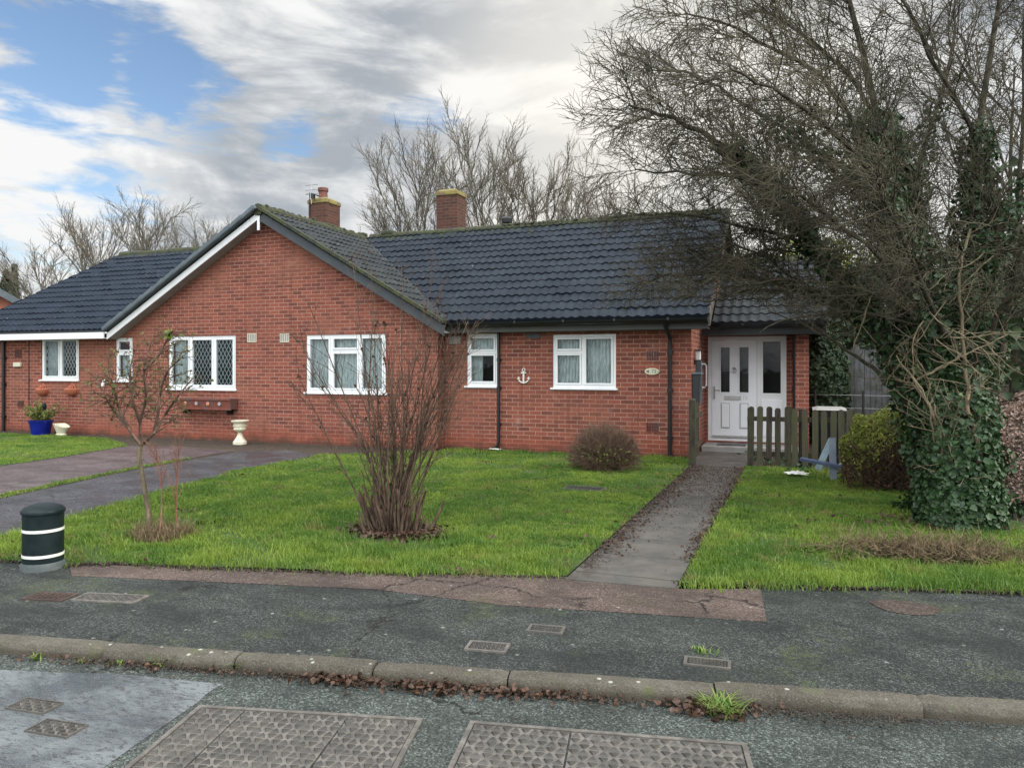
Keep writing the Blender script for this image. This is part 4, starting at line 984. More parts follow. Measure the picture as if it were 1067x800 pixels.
for i, (px, r0, r1) in enumerate(limbs):
    P = smooth_pts(PL(px)); P = [p+rv(rr)*.025 for p in P]; LP.append(P); n = len(P)
    P[0].z = max(P[0].z, -.02) if i < 4 else P[0].z
    b = MB(); b.tube(P, [r0+(r1-r0)*k/(n-1) for k in range(n)], 8); b.build('trunk' if i < 4 else 'branch', M['bark'], BT, smooth=True)
OUT = lambda p: True
def okp(p):
    # the crown's outer silhouette, as a volume in the place: keep shoots off the sky well left of the crown
    return p.z > 2.0 and not (p.z < 2.22 and p.x < -.2)
for i, P in enumerate(LP):
    st = .42 if i < 4 else .05; droop = i in (7, 8, 11, 18, 20, 21, 22, 23)
    pull = Vector((-.05, -.0, .0)) if i not in (6, 15) else Vector((.05, 0, 0))
    sprout(rr, S, P, .11 if P[-1].x > 1.2 else .075 if droop else .085, .8 if droop else 1.05, .0070 if droop else .0085, [(.068, .40, .0046), (.062, .18, .0031)], .85, .2, pull+Vector((0, 0, -.02 if droop else .01)), st, okp)
# water shoots and hanging twigs round the lower crown
for k in range(150):
    f = rr.random(); c = D(rr.uniform(850, 1060), rr.uniform(215, 385), rr.uniform(7.2, 8.8))
    q_ = wander(rr, c, Vector((rr.uniform(-1, .6), rr.uniform(-.6, .6), rr.uniform(-.9, .5))), rr.uniform(.5, 1.3), 9, .25, Vector((0, 0, -.02)))
    if q_[-1].z < 1.9: continue
    addpoly(S, q_, .007, .003); sprout(rr, S, q_, .11, .3, .0038, [(.12, .13, .0028)], .8, .2)
V, Fc = segmesh(S); npobj('crown', V, Fc, M['twig'], BT)
print('crown segs', len(S))
# pale climbing stems
S2_ = []
vines = [([(988, 548, 7.55), (984, 500, 7.5), (978, 450, 7.5), (966, 420, 7.5), (945, 385, 7.5)], .022),
 ([(992, 548, 7.5), (993, 500, 7.5), (985, 460, 7.5), (975, 430, 7.5), (968, 400, 7.5), (950, 360, 7.5)], .016),
 ([(998, 550, 7.6), (997, 490, 7.5), (990, 455, 7.5), (1000, 420, 7.4), (1015, 405, 7.4), (1035, 405, 7.4)], .014),
 ([(1021, 482, 7.5), (1018, 455, 7.5), (1010, 430, 7.5), (1008, 395, 7.5), (1003, 340, 7.5), (1000, 290, 7.5), (1010, 240, 7.5)], .026),
 ([(978, 545, 7.6), (975, 495, 7.55), (972, 455, 7.5), (965, 415, 7.5), (935, 372, 7.5)], .014),
 ([(950, 400, 7.5), (970, 388, 7.4), (1000, 372, 7.4), (1020, 362, 7.4), (1050, 350, 7.4)], .014)]
for px, r0 in vines:
    P = smooth_pts(PL([(x, y, t-.28 if y > 400 else t-.1) for x, y, t in px]), 5); P = [p+rv(rr)*.012 for p in P]; addpoly(S2_, P, r0, r0*.5); sprout(rr, S2_, P, .16, .45, .006, [(.1, .18, .0035)], .9, .22)
for k in range(18):
    c = D(rr.uniform(900, 1040), rr.uniform(250, 420), rr.uniform(7.2, 7.8)); P = wander(rr, c, Vector((rr.uniform(-1, 1), rr.uniform(-.4, .2), rr.uniform(-1, .3))), rr.uniform(.4, 1.1), 8, .25)
    if P[-1].z > 1.0: addpoly(S2_, P, .008, .003); sprout(rr, S2_, P, .12, .25, .0035, [], .8, .2)
V, Fc = segmesh(S2_, 5); npobj('climbing_stems', V, Fc, M['bark_tan'], BT)
# ivy
def ivy_points(rg, path, rad, n, t0=0, t1=1):
    path = [np.array(p) for p in path]; P = []; N = []
    for k in range(n):
        f = (t0+(t1-t0)*rg.random())*(len(path)-1); i = min(int(f), len(path)-2); c = path[i]*(1-f+i)+path[i+1]*(f-i)
        d = rg.normal(size=3); d[2] *= .5; d /= np.linalg.norm(d); 
        bump = 1+.35*math.sin(c[2]*6+math.atan2(d[1], d[0])*3)
        r = rad(f/(len(path)-1))*bump*rg.uniform(.65, 1.08); P.append(c+d*r); N.append(d+np.array([0, 0, .35]))
    return P, N
rg = np.random.default_rng(5); P = []; N = []
for li, rad, n, a, b_ in ((0, lambda t: .28-.1*t, 8000, 0, .66), (1, lambda t: .22-.08*t, 6500, 0, .62), (2, lambda t: .17-.05*t, 4600, 0, .72), (3, lambda t: .09-.03*t, 900, .1, .6), (4, lambda t: .18-.08*t, 1500, 0, .42), (9, lambda t: .18, 900, 0, .5), (7, lambda t: .12, 400, 0, .4), (17, lambda t: .16, 500, 0, .5), (6, lambda t: .18, 600, 0, .5)):
    p, nn = ivy_points(rg, LP[li], rad, n, a, b_); P += p; N += nn
for k in range(5200):     # skirt at the foot
    a = rg.uniform(0, 6.283); z = rg.uniform(0, 1) ** 1.3*1.5; lump = 1+.22*math.sin(a*3+z*4)+.16*math.sin(a*5-z*9+1)+.1*math.sin(z*13); r = (.36-.06*z+.10*math.exp(-z*9))*lump*rg.uniform(.72, 1.12)
    P.append(np.array([1.53+r*math.cos(a), 8.98+r*math.sin(a)*.72, z+.02])); N.append(np.array([math.cos(a), math.sin(a), .4+rg.normal(0, .3)]))
    a = rg.uniform(0, 6.283); z = abs(rg.normal(0, .45)); r = (.38-.08*min(z, 1.2))*rg.uniform(.8, 1.05); P.append(np.array([T0.x-.20+r*math.cos(a), T0.y-.75+.0+r*math.sin(a)*.8, z+.02])); N.append(np.array([math.cos(a), math.sin(a), .4]))
P = np.array(P); N = np.array(N); k = P[:, 2] > 0.01
leaves(6, P[k], .058, M['ivy'], 'ivy', BT, normal=N[k])['kind'] = 'stuff'

# ------------------------------------------------------------ bare trees beyond the roofs
def bare_tree(px, pytop, t, spread, seed, label, cat='tree', ivy=0, m='twig_far', dens=1.0, group='bare trees beyond the roofs'):
    rr = random.Random(seed); g = ray(px, HY); base = Vector((g.x*t, g.y*t, -.1)); top = H+(HY-pytop)/F*t*.81
    root = empty('bare_tree', base, label, cat, group); hh = top-base.z; S = []
    tr = wander(rr, base, Vector((rr.uniform(-.06, .06), 0, 1)), hh*.9, 12, .05, Vector((0, 0, .03)))
    r0 = hh*.011
    b = MB(); b.tube(tr, [r0*(1-.85*k/12) for k in range(13)], 8); b.build('trunk', M[m], root, smooth=True)
    nb = int(17*dens)
    for k in range(nb):
        f = .18+.75*(k+rr.random())/nb; i = int(f*12); p = tr[i].lerp(tr[min(i+1, 12)], f*12-i); a = k*2.4+rr.uniform(-.4, .4)
        el = rr.uniform(.55, .95)+.35*f; sp = spread*1.05*math.sqrt(max(.05, 1-(f*1.02)**3.2)); L = min(sp/math.cos(el), (top-p.z)*.98/math.sin(el))
        d = Vector((math.cos(a)*math.cos(el), math.sin(a)*math.cos(el), math.sin(el)))
        q_ = wander(rr, p, d, L, 9, .13, Vector((0, 0, .02))); addpoly(S, q_, r0*.45*(1.1-f*.6), .016)
        sprout(rr, S, q_, .36/dens, hh*.20, .020, [(.17/dens, hh*.085, .0095), (.12, hh*.042, .0066)], .55, .12, Vector((0, 0, .04)), .15)
    V, Fc = segmesh(S); npobj('crown', V, Fc, M[m], root)
    if ivy:
        rg = np.random.default_rng(seed); P, N = ivy_points(rg, tr, lambda q: .55+.35*math.sin(q*9)**2, ivy, .0, .72); leaves(seed, P, .20, M['evergreen'], 'ivy', root, normal=N)['kind'] = 'stuff'
    return len(S)
cnt = 0
for a in (
 (52, 243, 36, 2.6, 21, 'leftmost bare tree, low and thin, behind the far left house roof', 500),
 (100, 214, 33, 2.6, 22, 'bare tree left of centre in the clump over the left roof', 0),
 (150, 196, 31, 3.2, 23, 'tallest bare tree of the clump over the left roof', 0),
 (203, 214, 33, 2.4, 24, 'bare tree at the right end of the clump over the left roof', 0),
 (246, 222, 38, 1.8, 25, 'small far bare tree just left of the gable peak', 0),
 (430, 122, 25, 2.1, 26, 'tall rounded bare tree between the two chimneys', 0),
 (398, 190, 29, 1.3, 27, 'lower bare tree just right of the left chimney', 0),
 (508, 102, 24, 2.1, 28, 'tallest bare tree right behind the middle chimney', 0),
 (560, 140, 25, 2.2, 29, 'bare tree to the right of the tallest one behind the ridge', 0),
 (606, 160, 23, 1.6, 30, 'ivy wrapped bare tree behind the ridge left of the big thorny tree', 1500),
 (646, 188, 24, 1.3, 31, 'short bare tree with ivy behind the right end of the ridge', 700),
 (705, 190, 27, 2.0, 32, 'bare tree half hidden behind the left of the thorny tree', 0),
 (800, 120, 26, 2.6, 33, 'bare tree seen through the middle of the thorny tree', 0),
 (905, 130, 24, 2.0, 34, 'bare tree seen through the twigs above the hedge', 0),
 (1000, 130, 18, 1.4, 35, 'bare tree behind the right of the ivy covered trunk', 0),
 (1056, -60, 12.5, 1.6, 36, 'tall slim bare tree at the right edge behind the ivy', 600)):
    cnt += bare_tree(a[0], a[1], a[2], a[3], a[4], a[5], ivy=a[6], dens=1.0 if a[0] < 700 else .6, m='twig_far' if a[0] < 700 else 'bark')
print('bg segs', cnt)
# scrub and evergreens
def bush(name, c, rx, ry, rz, n, size, m, label, cat, seed, twn=0, twm='stem', part='foliage', shell=.6, group=None, flat=0):
    rg = np.random.default_rng(seed); root = empty(name, (c[0], c[1], max(c[2]-rz, 0)), label, cat, group)
    cl = rg.normal(size=(60, 3)); cl /= np.linalg.norm(cl, axis=1, keepdims=True)
    d = rg.normal(size=(n, 3)); d /= np.linalg.norm(d, axis=1, keepdims=True)
    w_ = (d@cl.T).max(1); r = (shell+(1-shell)*rg.uniform(0, 1, n)**.5)*(.86+.16*np.clip((w_-.9)*10, -1, 1))
    P = d*r[:, None]*np.array([rx, ry, rz])+np.array(c); k = P[:, 2] > .02
    leaves(seed, P[k], size, M[m], part, root, normal=d[k])['kind'] = 'stuff'
    if twn:
        rr = random.Random(seed); S = []; b0 = Vector((c[0], c[1], max(c[2]-rz, 0)))
        for i in range(twn):
            v = rv(rr); v.z = abs(v.z)*.9+.1; e = Vector((c[0]+v.x*rx*1.02, c[1]+v.y*ry*1.02, c[2]+(v.z*2-1)*rz if c[2]-rz < .2 else c[2]+v.z*rz)); s_ = b0+Vector((rr.uniform(-.3, .3)*rx, rr.uniform(-.3, .3)*ry, 0)); d_ = e-s_
            q_ = wander(rr, s_, d_, d_.length, 6, .14); addpoly(S, q_, .007, .0025); sprout(rr, S, q_, .10, .16, .0028, [(.06, .08, .0018)], .6, .2, start=.45)
        V, Fc = segmesh(S); npobj('stems', V, Fc, M[twm], root)
    return root
g = D(5, 300, 40); 
def conifer(px, pyt, t, w_, seed, label):
    g = ray(px, HY); base = Vector((g.x*t, g.y*t, 0)); top = H+(HY-pyt)/F*t; root = empty('conifer', base, label, 'conifer'); rg = np.random.default_rng(seed)
    n = 3500; z = rg.uniform(.0, 1, n); a = rg.uniform(0, 6.283, n); r = w_*(1-z)**.8*rg.uniform(.5, 1.05, n)*(1+.2*np.sin(a*5+z*20))
    leaves(seed, np.stack([base.x+r*np.cos(a), base.y+r*np.sin(a), z*top], 1), .22, M['evergreen'], 'foliage', root)['kind'] = 'stuff'
    b = MB(); b.tube([base, base+Vector((0, 0, top*.9))], [.12, .02], 6); b.build('trunk', M['bark'], root)
conifer(6, 283, 38, 1.0, 41, 'dark conifer at the left edge above the far house'); conifer(15, 277, 40, .55, 42, 'slim pointed conifer beside the left edge')
c = D(42, 330, 37); bush('scrub_bush', (c.x, c.y, 1.8), 2.6, 1.5, 3.3, 4200, .24, 'hedgegreen', 'brown green scrub behind the far left roof slope', 'bush', 43, 60, 'twig_far')
c = D(46, 300, 33); bush('ivy_clump', (c.x, c.y, 3.2), .55, .5, 1.7, 1100, .2, 'evergreen', 'dark ivy clump standing above the left roof slope', 'bush', 44)
for i, (px, py, t, rx, rz, mm, lb) in enumerate((
  (856, 400, 15.5, .55, 1.3, 'evergreen', 'dark evergreen bush right beside the porch pier'), (925, 350, 19, 1.8, 2.1, 'evergreen', 'dark bush beyond the grey fence panel'),
  (1010, 350, 17, 1.8, 2.2, 'evergreen', 'dark bush behind the ivy covered trunk'), (1090, 350, 14, 1.8, 2.2, 'evergreen', 'green bush at the right edge beyond the leaf covered bank'),
  (850, 330, 24, 2.6, 2.6, 'hedgegreen', 'olive scrub showing above the porch roof end'), (770, 330, 26, 3.0, 2.4, 'evergreen', 'dark bush line behind the porch roof'))):
    c = D(px, py, t); bush('bush', (c.x, c.y, max(c.z, .5)), rx, 1.0, rz, 9000, .075 if t < 16 else .12, mm, lb, 'bush', 50+i, 40, 'twig')

# ------------------------------------------------------------ clipped hedge by the tree (green top, brown bare sides)
HG = empty('conifer_hedge', (1.35, 10.6, 0), 'clipped hedge with yellow green top and brown bare sides between fence and ivy trunk', 'hedge')
rg = np.random.default_rng(61)
hc = np.array([D(917, 450, 10.4).x+.10, 10.75, .0]); n = 15000
d = rg.normal(size=(n, 3)); d /= np.linalg.norm(d, axis=1, keepdims=True); d[:, 2] = np.abs(d[:, 2])
sgn = lambda v, e: np.sign(v)*np.abs(v)**e
P = np.stack([sgn(d[:, 0], .6)*.66, sgn(d[:, 1], .6)*.62, d[:, 2]**.55*1.05], 1)*(.86+.14*rg.uniform(0, 1, n)[:, None])*(1+.05*np.sin(d[:, 0:1]*9+d[:, 2:3]*7)); P[:, 2] += P[:, 0]*.22
P += hc; top = (P[:, 2] > .55+.16*rg.normal(size=n)+.12*np.sin(P[:, 0]*7)); P = P[P[:, 2] > .02] if False else P
leaves(62, P[top], .045, M['hedgegreen'], 'green_foliage', HG, normal=d[top], aspect=.5)['kind'] = 'stuff'
leaves(63, P[~top], .040, M['hedgebrown'], 'bare_foliage', HG, normal=d[~top], aspect=.4)['kind'] = 'stuff'
S = []; rr = random.Random(64)
for k in range(260):
    s_ = Vector((hc[0]+rr.uniform(-.4, .4), hc[1]+rr.uniform(-.45, .2), 0)); e = Vector((hc[0]+rr.uniform(-.62, .62), hc[1]-rr.uniform(.2, .62), rr.uniform(.3, .9)))
    q_ = wander(rr, s_, e-s_, (e-s_).length, 6, .15); addpoly(S, q_, .009, .003); sprout(rr, S, q_, .12, .15, .003, [], .7, .2)
V, Fc = segmesh(S); npobj('stems', V, Fc, M['stem'], HG)

# ------------------------------------------------------------ clipped shrub below the right window
c = G(627, 491); bush('clipped_shrub', (c.x, c.y+.15, .36), .54, .42, .34, 1000, .03, 'shrubleaf', 'rounded clipped shrub with bare brown twigs below the right window', 'shrub', 71, 620, 'stem_light', 'leaves', .5)
for o in bpy.data.objects['clipped_shrub'].children:
    if o.name.startswith('leaves'): o.scale = (1.0, 1.0, .62)

# ------------------------------------------------------------ tall bare multi stem shrub in the lawn
MS = empty('bare_shrub', SB, 'tall bare multi stemmed shrub with dry seed heads in the middle of the lawn', 'shrub')
rr = random.Random(81); S = []; heads = []
for k in range(54):
    a = rr.uniform(0, 6.283); r = rr.uniform(0, .22)*rr.random()**.3; p = SB+Vector((math.cos(a)*r*1.15, math.sin(a)*r*.8, -.01)); sx = max(-.36, min(.40, rr.gauss(.04, .20)))
    d = Vector((sx+math.cos(a)*r*.85, math.sin(a)*r*.8, 1)); L = rr.choice([.7, 1.1, 1.5, 1.8, 2.0, 2.2, 2.3])*rr.uniform(.75, 1.15)
    q_ = wander(rr, p, d, L, 12, .085, Vector((math.copysign(.01, sx), 0, .02))); r0 = rr.uniform(.005, .013)*(L/1.6)**.5; addpoly(S, q_, r0, .0032)
    sprout(rr, S, q_, .17, .38, .0036, [(.13, .20, .0024)], .55, .16, Vector((0, 0, .03)), .35)
    if rr.random() < .6: heads.append(q_[-1])
    for j in (8, 10): 
        if rr.random() < .35: heads.append(q_[j]+rv(rr)*.04)
for k in range(60):     # cut stumps
    a = rr.uniform(0, 6.283); r = rr.uniform(.05, .30); p = SB+Vector((math.cos(a)*r*1.15, math.sin(a)*r*.8, -.01)); q_ = wander(rr, p, Vector((math.cos(a)*.3, math.sin(a)*.3, 1)), rr.uniform(.15, .5), 4, .08); addpoly(S, q_, rr.uniform(.010, .022), .010)
V, Fc = segmesh(S, 5); npobj('stems', V, Fc, M['stem'], MS)
P = [tuple(h+rv(rr)*rr.uniform(0, .022)) for h in heads for _ in range(7)]; leaves(82, P, .024, M['deadleaf'], 'seed_heads', MS)['kind'] = 'stuff'
def litter(name, cx_, cy_, rx, ry, n, m, label, seed, size=.055, z=.03, zs=.03, rz=0):
    rg = np.random.default_rng(seed); r = np.sqrt(rg.uniform(0, 1, n))*(1+.2*rg.normal(size=n)); a = rg.uniform(0, 6.283, n)
    x = r*np.cos(a)*rx; y = r*np.sin(a)*ry; c_, s_ = math.cos(rz), math.sin(rz)
    o = leaves(seed, np.stack([cx_+x*c_-y*s_, cy_+x*s_+y*c_, z+np.abs(rg.normal(0, zs, n))], 1), size, m, name, flat=.5); tag(o, label, 'dead leaves', kind='stuff'); return o
litter('fallen_leaves', SB.x, SB.y, .44, .34, 900, M['deadleaf'], 'brown fallen leaves round the foot of the tall bare shrub', 83, .034, .02, .02)
litter('fallen_leaves', SB.x+.35, SB.y-.06, .22, .12, 150, M['deadleaf'], 'brown fallen leaves spilling right of the tall bare shrub', 84, .034, .02, .02)

# ------------------------------------------------------------ small rose tree at the left of the lawn
RT = empty('rose_tree', LT, 'small gnarled rose tree with sparse red green leaves beside the driveway', 'tree')
RTS = .985
rr = random.Random(91); S = []
tl_ = 6.95
tk = smooth_pts([D(x, y, t) for x, y, t in ((157, 560, 6.9), (154, 530, 6.95), (149, 500, 6.95), (145, 476, 6.95), (147, 462, 6.95))], 4)
tk[0].z = -.02
b = MB(); b.tube(tk, [.036-.014*min(1, k/5) if k < 6 else .021 for k in range(len(tk))], 8); b.build('trunk', M['bark_rose'], RT, smooth=True)
ends = []
for P in ([(147, 464), (135, 448), (124, 425), (116, 395), (112, 372)], [(147, 464), (146, 440), (152, 415), (150, 385), (158, 356)], [(147, 464), (160, 452), (172, 432), (186, 412), (200, 395)], [(135, 448), (120, 430), (108, 410), (100, 392)], [(146, 440), (138, 415), (135, 390), (140, 365)], [(160, 452), (165, 430), (168, 405), (176, 385), (190, 372)], [(150, 385), (165, 370), (175, 352), (180, 345)]):
    q_ = smooth_pts([D(x, y, tl_+rr.uniform(-.12, .12)) for x, y in P], 3); addpoly(S, q_, .017, .006); sprout(rr, S, q_, .034, .22, .0042, [(.06, .12, .0028), (.06, .05, .002)], .9, .25, start=.25); ends += q_[4:]
V, Fc = segmesh(S, 4); npobj('branches', V, Fc, M['stem'], RT)
pts = [s[1] for s in S if s[2] < .0035 and rr.random() < .36]; leaves(92, pts, .026, M['rose_leaf'], 'leaves', RT)['kind'] = 'stuff'
c = D(176, 349, 6.95); leaves(93, [tuple(c+rv(rr)*rr.uniform(0, .05)) for _ in range(34)], .04, M['weed'], 'green_shoot', RT)
# thin reddish saplings beside it
for i, (bx, by, tx, ty, fx, fy, lb, sd) in enumerate(((166, 562, 162, 476, 168, 505, 'thin reddish leafless sapling nearer the rose tree', 95), (186, 560, 186, 466, 184, 520, 'thin reddish leafless sapling further right of the rose tree', 96))):
    rr = random.Random(sd); p0 = G(bx, by); root = empty('sapling', p0, lb, 'sapling'); S = []; t = 6.9
    q_ = smooth_pts([p0, D(fx, (by+fy)/2, t), D(fx, fy, t), D((fx+tx)/2, (fy+ty)/2-4, t), D(tx, ty, t)], 4); addpoly(S, q_, .009, .003); sprout(rr, S, q_, .035, .30, .0026, [(.06, .10, .0016)], .33, .08, Vector((0, 0, .06)), .42)
    V, Fc = segmesh(S, 4); npobj('stems', V, Fc, M['stem_red'], root)
blades('foot_grass', [[(LT.x-.1, LT.y-.22), (LT.x+.42, LT.y-.22), (LT.x+.42, LT.y+.15), (LT.x-.1, LT.y+.15)]], 5200, lambda XY: .12+0*XY[:, 0], 97, M['straw'], 'pale dry grass round the foot of the rose tree')
# dead cut stems lying in the right lawn
DC = G(968, 583); rr = random.Random(101); S = []
for k in range(1300):
    a = DC+Vector((rr.gauss(0, .38), rr.gauss(0, .11), rr.uniform(.0, .10))); a.y += (a.x-DC.x)*.12; q_ = wander(rr, a, Vector((rr.uniform(-1, 1), rr.uniform(-.5, .5), rr.uniform(.0, .8))), rr.uniform(.06, .22), 3, .25); addpoly(S, q_, .0035, .002)
V, Fc = segmesh(S, 3); tag(npobj('dead_plant', V, Fc, M['straw']), 'flattened clump of dead brown stems lying in the right hand grass', 'dead plant', kind='stuff')
litter('fallen_leaves', DC.x-.5, DC.y-.2, .35, .15, 60, M['deadleaf'], 'few brown leaves in the grass left of the dead stems', 102, .03)
litter('fallen_leaves', 1.2, 8.3, .6, .35, 260, M['deadleaf'], 'dark fallen leaves at the foot of the ivy covered tree', 103, .034, z=.02)

# ------------------------------------------------------------ things in front of the house
def lathe_thing(name, loc, label, cat, parts, n=28):
    root = empty(name, loc, label, cat)
    for nm, prof, m in parts:
        b = MB(); b.lathe(prof, tuple(loc), n); b.build(nm, M[m], root, smooth=True)
    return root
# bollard
bl = G(45, 591); k_ = .145
lathe_thing('bollard', bl, 'short dark green plastic bollard with two white bands at the driveway corner', 'bollard', [
 ('base', [(k_*1.07, -.02), (k_*1.06, .035), (k_*.99, .055)], 'bollardbase'),
 ('body', [(k_*.97, .055), (k_*.97, .42), (k_*1.03, .425), (k_*1.05, .445), (k_*1.02, .452), (k_*.9, .470), (k_*.6, .488), (k_*.25, .495), (0.001, .497)], 'bollard')])
BO = bpy.data.objects['bollard']
for z in (.108, .300):
    b = MB(); b.lathe([(k_*.965, z-.011), (k_*.985, z-.011), (k_*.985, z+.011), (k_*.965, z+.011)], tuple(bl), 28); b.build('white_band', M['white'], BO, smooth=True)
# urn
ul = G(250, 468); ul.y = 12.12; ul.x = W(250, 460, 12.12).x
lathe_thing('garden_urn', ul, 'cream stone urn on a flared pedestal against the brick gable wall', 'urn', [
 ('pedestal', [(.135, 0), (.135, .05), (.125, .06), (.07, .14), (.045, .20), (.038, .24), (.055, .25)], 'cream'),
 ('bowl', [(.05, .25), (.10, .27), (.125, .30), (.125, .315), (.115, .32), (.12, .42), (.125, .43), (.17, .455), (.175, .475), (.15, .475), (.12, .45), (.0, .42)], 'cream')])
b = MB()
for i in range(12):
    a = i*math.pi/6; b.lathe([(0.001, -.02), (.016, -.01), (.016, .01), (.001, .02)], (ul.x+.121*math.cos(a), ul.y+.121*math.sin(a), .37), 6)
b.build('moulding', M['cream'], bpy.data.objects['garden_urn'], smooth=True)
# blue pot with plant, and a broken white planter
bp = Vector((W(42.5, 455, 12.15).x, 12.15, 0))
BPt = lathe_thing('blue_pot', bp, 'glazed cobalt blue round pot with a wilted plant on the left lawn', 'plant pot', [
 ('pot', [(.185, 0), (.19, .02), (.235, .28), (.25, .30), (.255, .34), (.23, .34), (.215, .30), (.0, .30)], 'blueglaze')])
rr = random.Random(7); S = []; ps = []
for k in range(46):
    q_ = wander(rr, bp+Vector((rr.uniform(-.15, .15), rr.uniform(-.12, .12), .3)), Vector((rr.uniform(-.7, .5), rr.uniform(-.4, .4), 1)), rr.uniform(.15, .5), 6, .2, Vector((0, 0, -.04))); addpoly(S, q_, .006, .003); ps += q_[2:]
V, Fc = segmesh(S, 4); npobj('stems', V, Fc, M['straw'], BPt)
leaves(8, [tuple(p+rv(rr)*.04) for p in ps for _ in range(3)], .06, M['shrubleaf'], 'leaves', BPt)
gp = Vector((W(46, 440, 12.22).x, 12.22, 0))
GN = empty('garden_ornament', gp, 'small dark green figure ornament standing behind the blue pot', 'ornament')
b = MB(); b.lathe([(.09, 0), (.09, .03), (.05, .06), (.06, .3), (.08, .42), (.075, .52), (.035, .58), (.05, .62), (.055, .67), (.03, .72), (.0, .73)], tuple(gp), 14); b.build('body', M['evergreen_paint'] if 'evergreen_paint' in M else M['bollard'], GN, smooth=True)
wp = Vector((W(64, 455, 12.2).x, 12.2, 0)); WPt = empty('stone_planter', wp, 'broken pale stone planter right of the blue pot', 'planter')
b = MB(); b.lathe([(.13, 0), (.14, .03), (.11, .05), (.19, .20), (.21, .24), (.18, .24), (.10, .08), (0, .07)], tuple(wp), 14, 1.0, .7)
b.v = [(x, y, z-(max(0, x-wp.x)*.25 if z > .1 else 0)+(.03 if x < wp.x and z > .1 else 0)) for x, y, z in b.v]; b.build('bowl', M['cream'], WPt, smooth=True)
# terracotta wall baskets below the left window
def wall_basket(px, label):
    c = W(px, 407, YG); c.y = YG; root = empty('wall_basket', c, label, 'wall planter', 'terracotta wall baskets')
    b = MB(); n = 12; rows = [(.16, .05), (.19, .035), (.18, .0), (.145, -.065), (.07, -.115), (.0, -.12)]; base = 0
    for r, z in rows:
        for k in range(n+1): t = math.pi+math.pi*k/n; b.v.append((c.x+r*math.cos(t), c.y-.001+r*.95*math.sin(t), c.z+z))
    for i in range(len(rows)-1):
        for k in range(n): b.f.append((i*(n+1)+k, i*(n+1)+k+1, (i+1)*(n+1)+k+1, (i+1)*(n+1)+k))
    b.f.append(tuple(range(n+1))); b.build('bowl', M['terracotta'], root, smooth=True)
    b = MB()
    for t in np.linspace(-1, 1, 5): b.tube([(c.x+.14*t, c.y-.05-.06*(1-t*t), c.z+.035), (c.x+.07*t, c.y-.015, c.z+.125)], .011, 6)
    b.tube([(c.x-.07, c.y-.012, c.z+.125), (c.x, c.y-.014, c.z+.15), (c.x+.07, c.y-.012, c.z+.125)], .014, 6); b.tube([(c.x-.15, c.y-.03, c.z+.035), (c.x, c.y-.15, c.z+.04), (c.x+.15, c.y-.03, c.z+.035)], .014, 6); b.build('backplate', M['terracotta'], root, smooth=True)
wall_basket(45.5, 'left one of two terracotta wall baskets below the diamond pane window'); wall_basket(76, 'right one of two terracotta wall baskets below the diamond pane window')
c = W(110, 398, YG); b = MB(); b.lathe([(.055, 0), (.06, .03), (.05, .05), (.03, .07)], (0, 0, 0), 14); b.v = [(c.x+x, YG-z, c.z+y) for x, y, z in b.v]; b.box(c.x-.03, c.x+.03, YG-.09, YG-.05, c.z-.09, c.z-.02)
tag(b.build('security_light', M['upvc'], smooth=True), 'small round white security light on the brick between two left windows', 'outdoor light')
# flower trough under the wide left window
x0, x1, z0, z1 = rectpx(186, 415, 243, 426, YG-.16); FT = empty('flower_trough', ((x0+x1)/2, YG-.1, z0), 'weathered red wooden flower trough with orange rosettes under the left gable window', 'planter')
b = MB(); b.hexa([(x0+.02, YG-.21, z0), (x1-.02, YG-.21, z0), (x1-.02, YG-.03, z0), (x0+.02, YG-.03, z0), (x0, YG-.25, z1), (x1, YG-.25, z1), (x1, YG-.02, z1), (x0, YG-.02, z1)]); b.build('box', M['redwood'], FT, bevel=.004)
b = MB(); b.box(x0-.02, x1+.02, YG-.27, YG-.245, z1-.03, z1+.005); b.box(x0+.0, x1+.0, YG-.24, YG-.215, z0-.01, z0+.02); b.build('rim', M['redwood'], FT)
b = MB(); b.box(x0+.02, x1-.02, YG-.235, YG-.03, z1-.02, z1-.008); b.build('soil', M['soil'], FT)
b = MB(); [b.box(x-.015, x+.015, YG-.2, YG-.001, z0-.1, z0+.001) for x in (x0+.15, x1-.15)]; b.build('bracket', M['black'], FT)
for i, px in enumerate((193, 204.5, 216.5, 228.5)):
    cx_ = W(px, 420, YG-.24).x; cz = (z0+z1)/2+.005; b = MB()
    for k in range(6): a = k*math.pi/3; b.lathe([(.001, -.0), (.019, .002), (.014, .012), (.001, .014)], (0, 0, 0), 8); 
    for j in range(6):
        a = j*math.pi/3
        for q_ in range(j*32, (j+1)*32): x, y, z = b.v[q_]; b.v[q_] = (cx_+x+.024*math.cos(a), YG-.238-z, cz+y+.024*math.sin(a))
    b.build('rosette', M['orange'] if i in (0, 2) else M['greyflower'], FT, smooth=True)
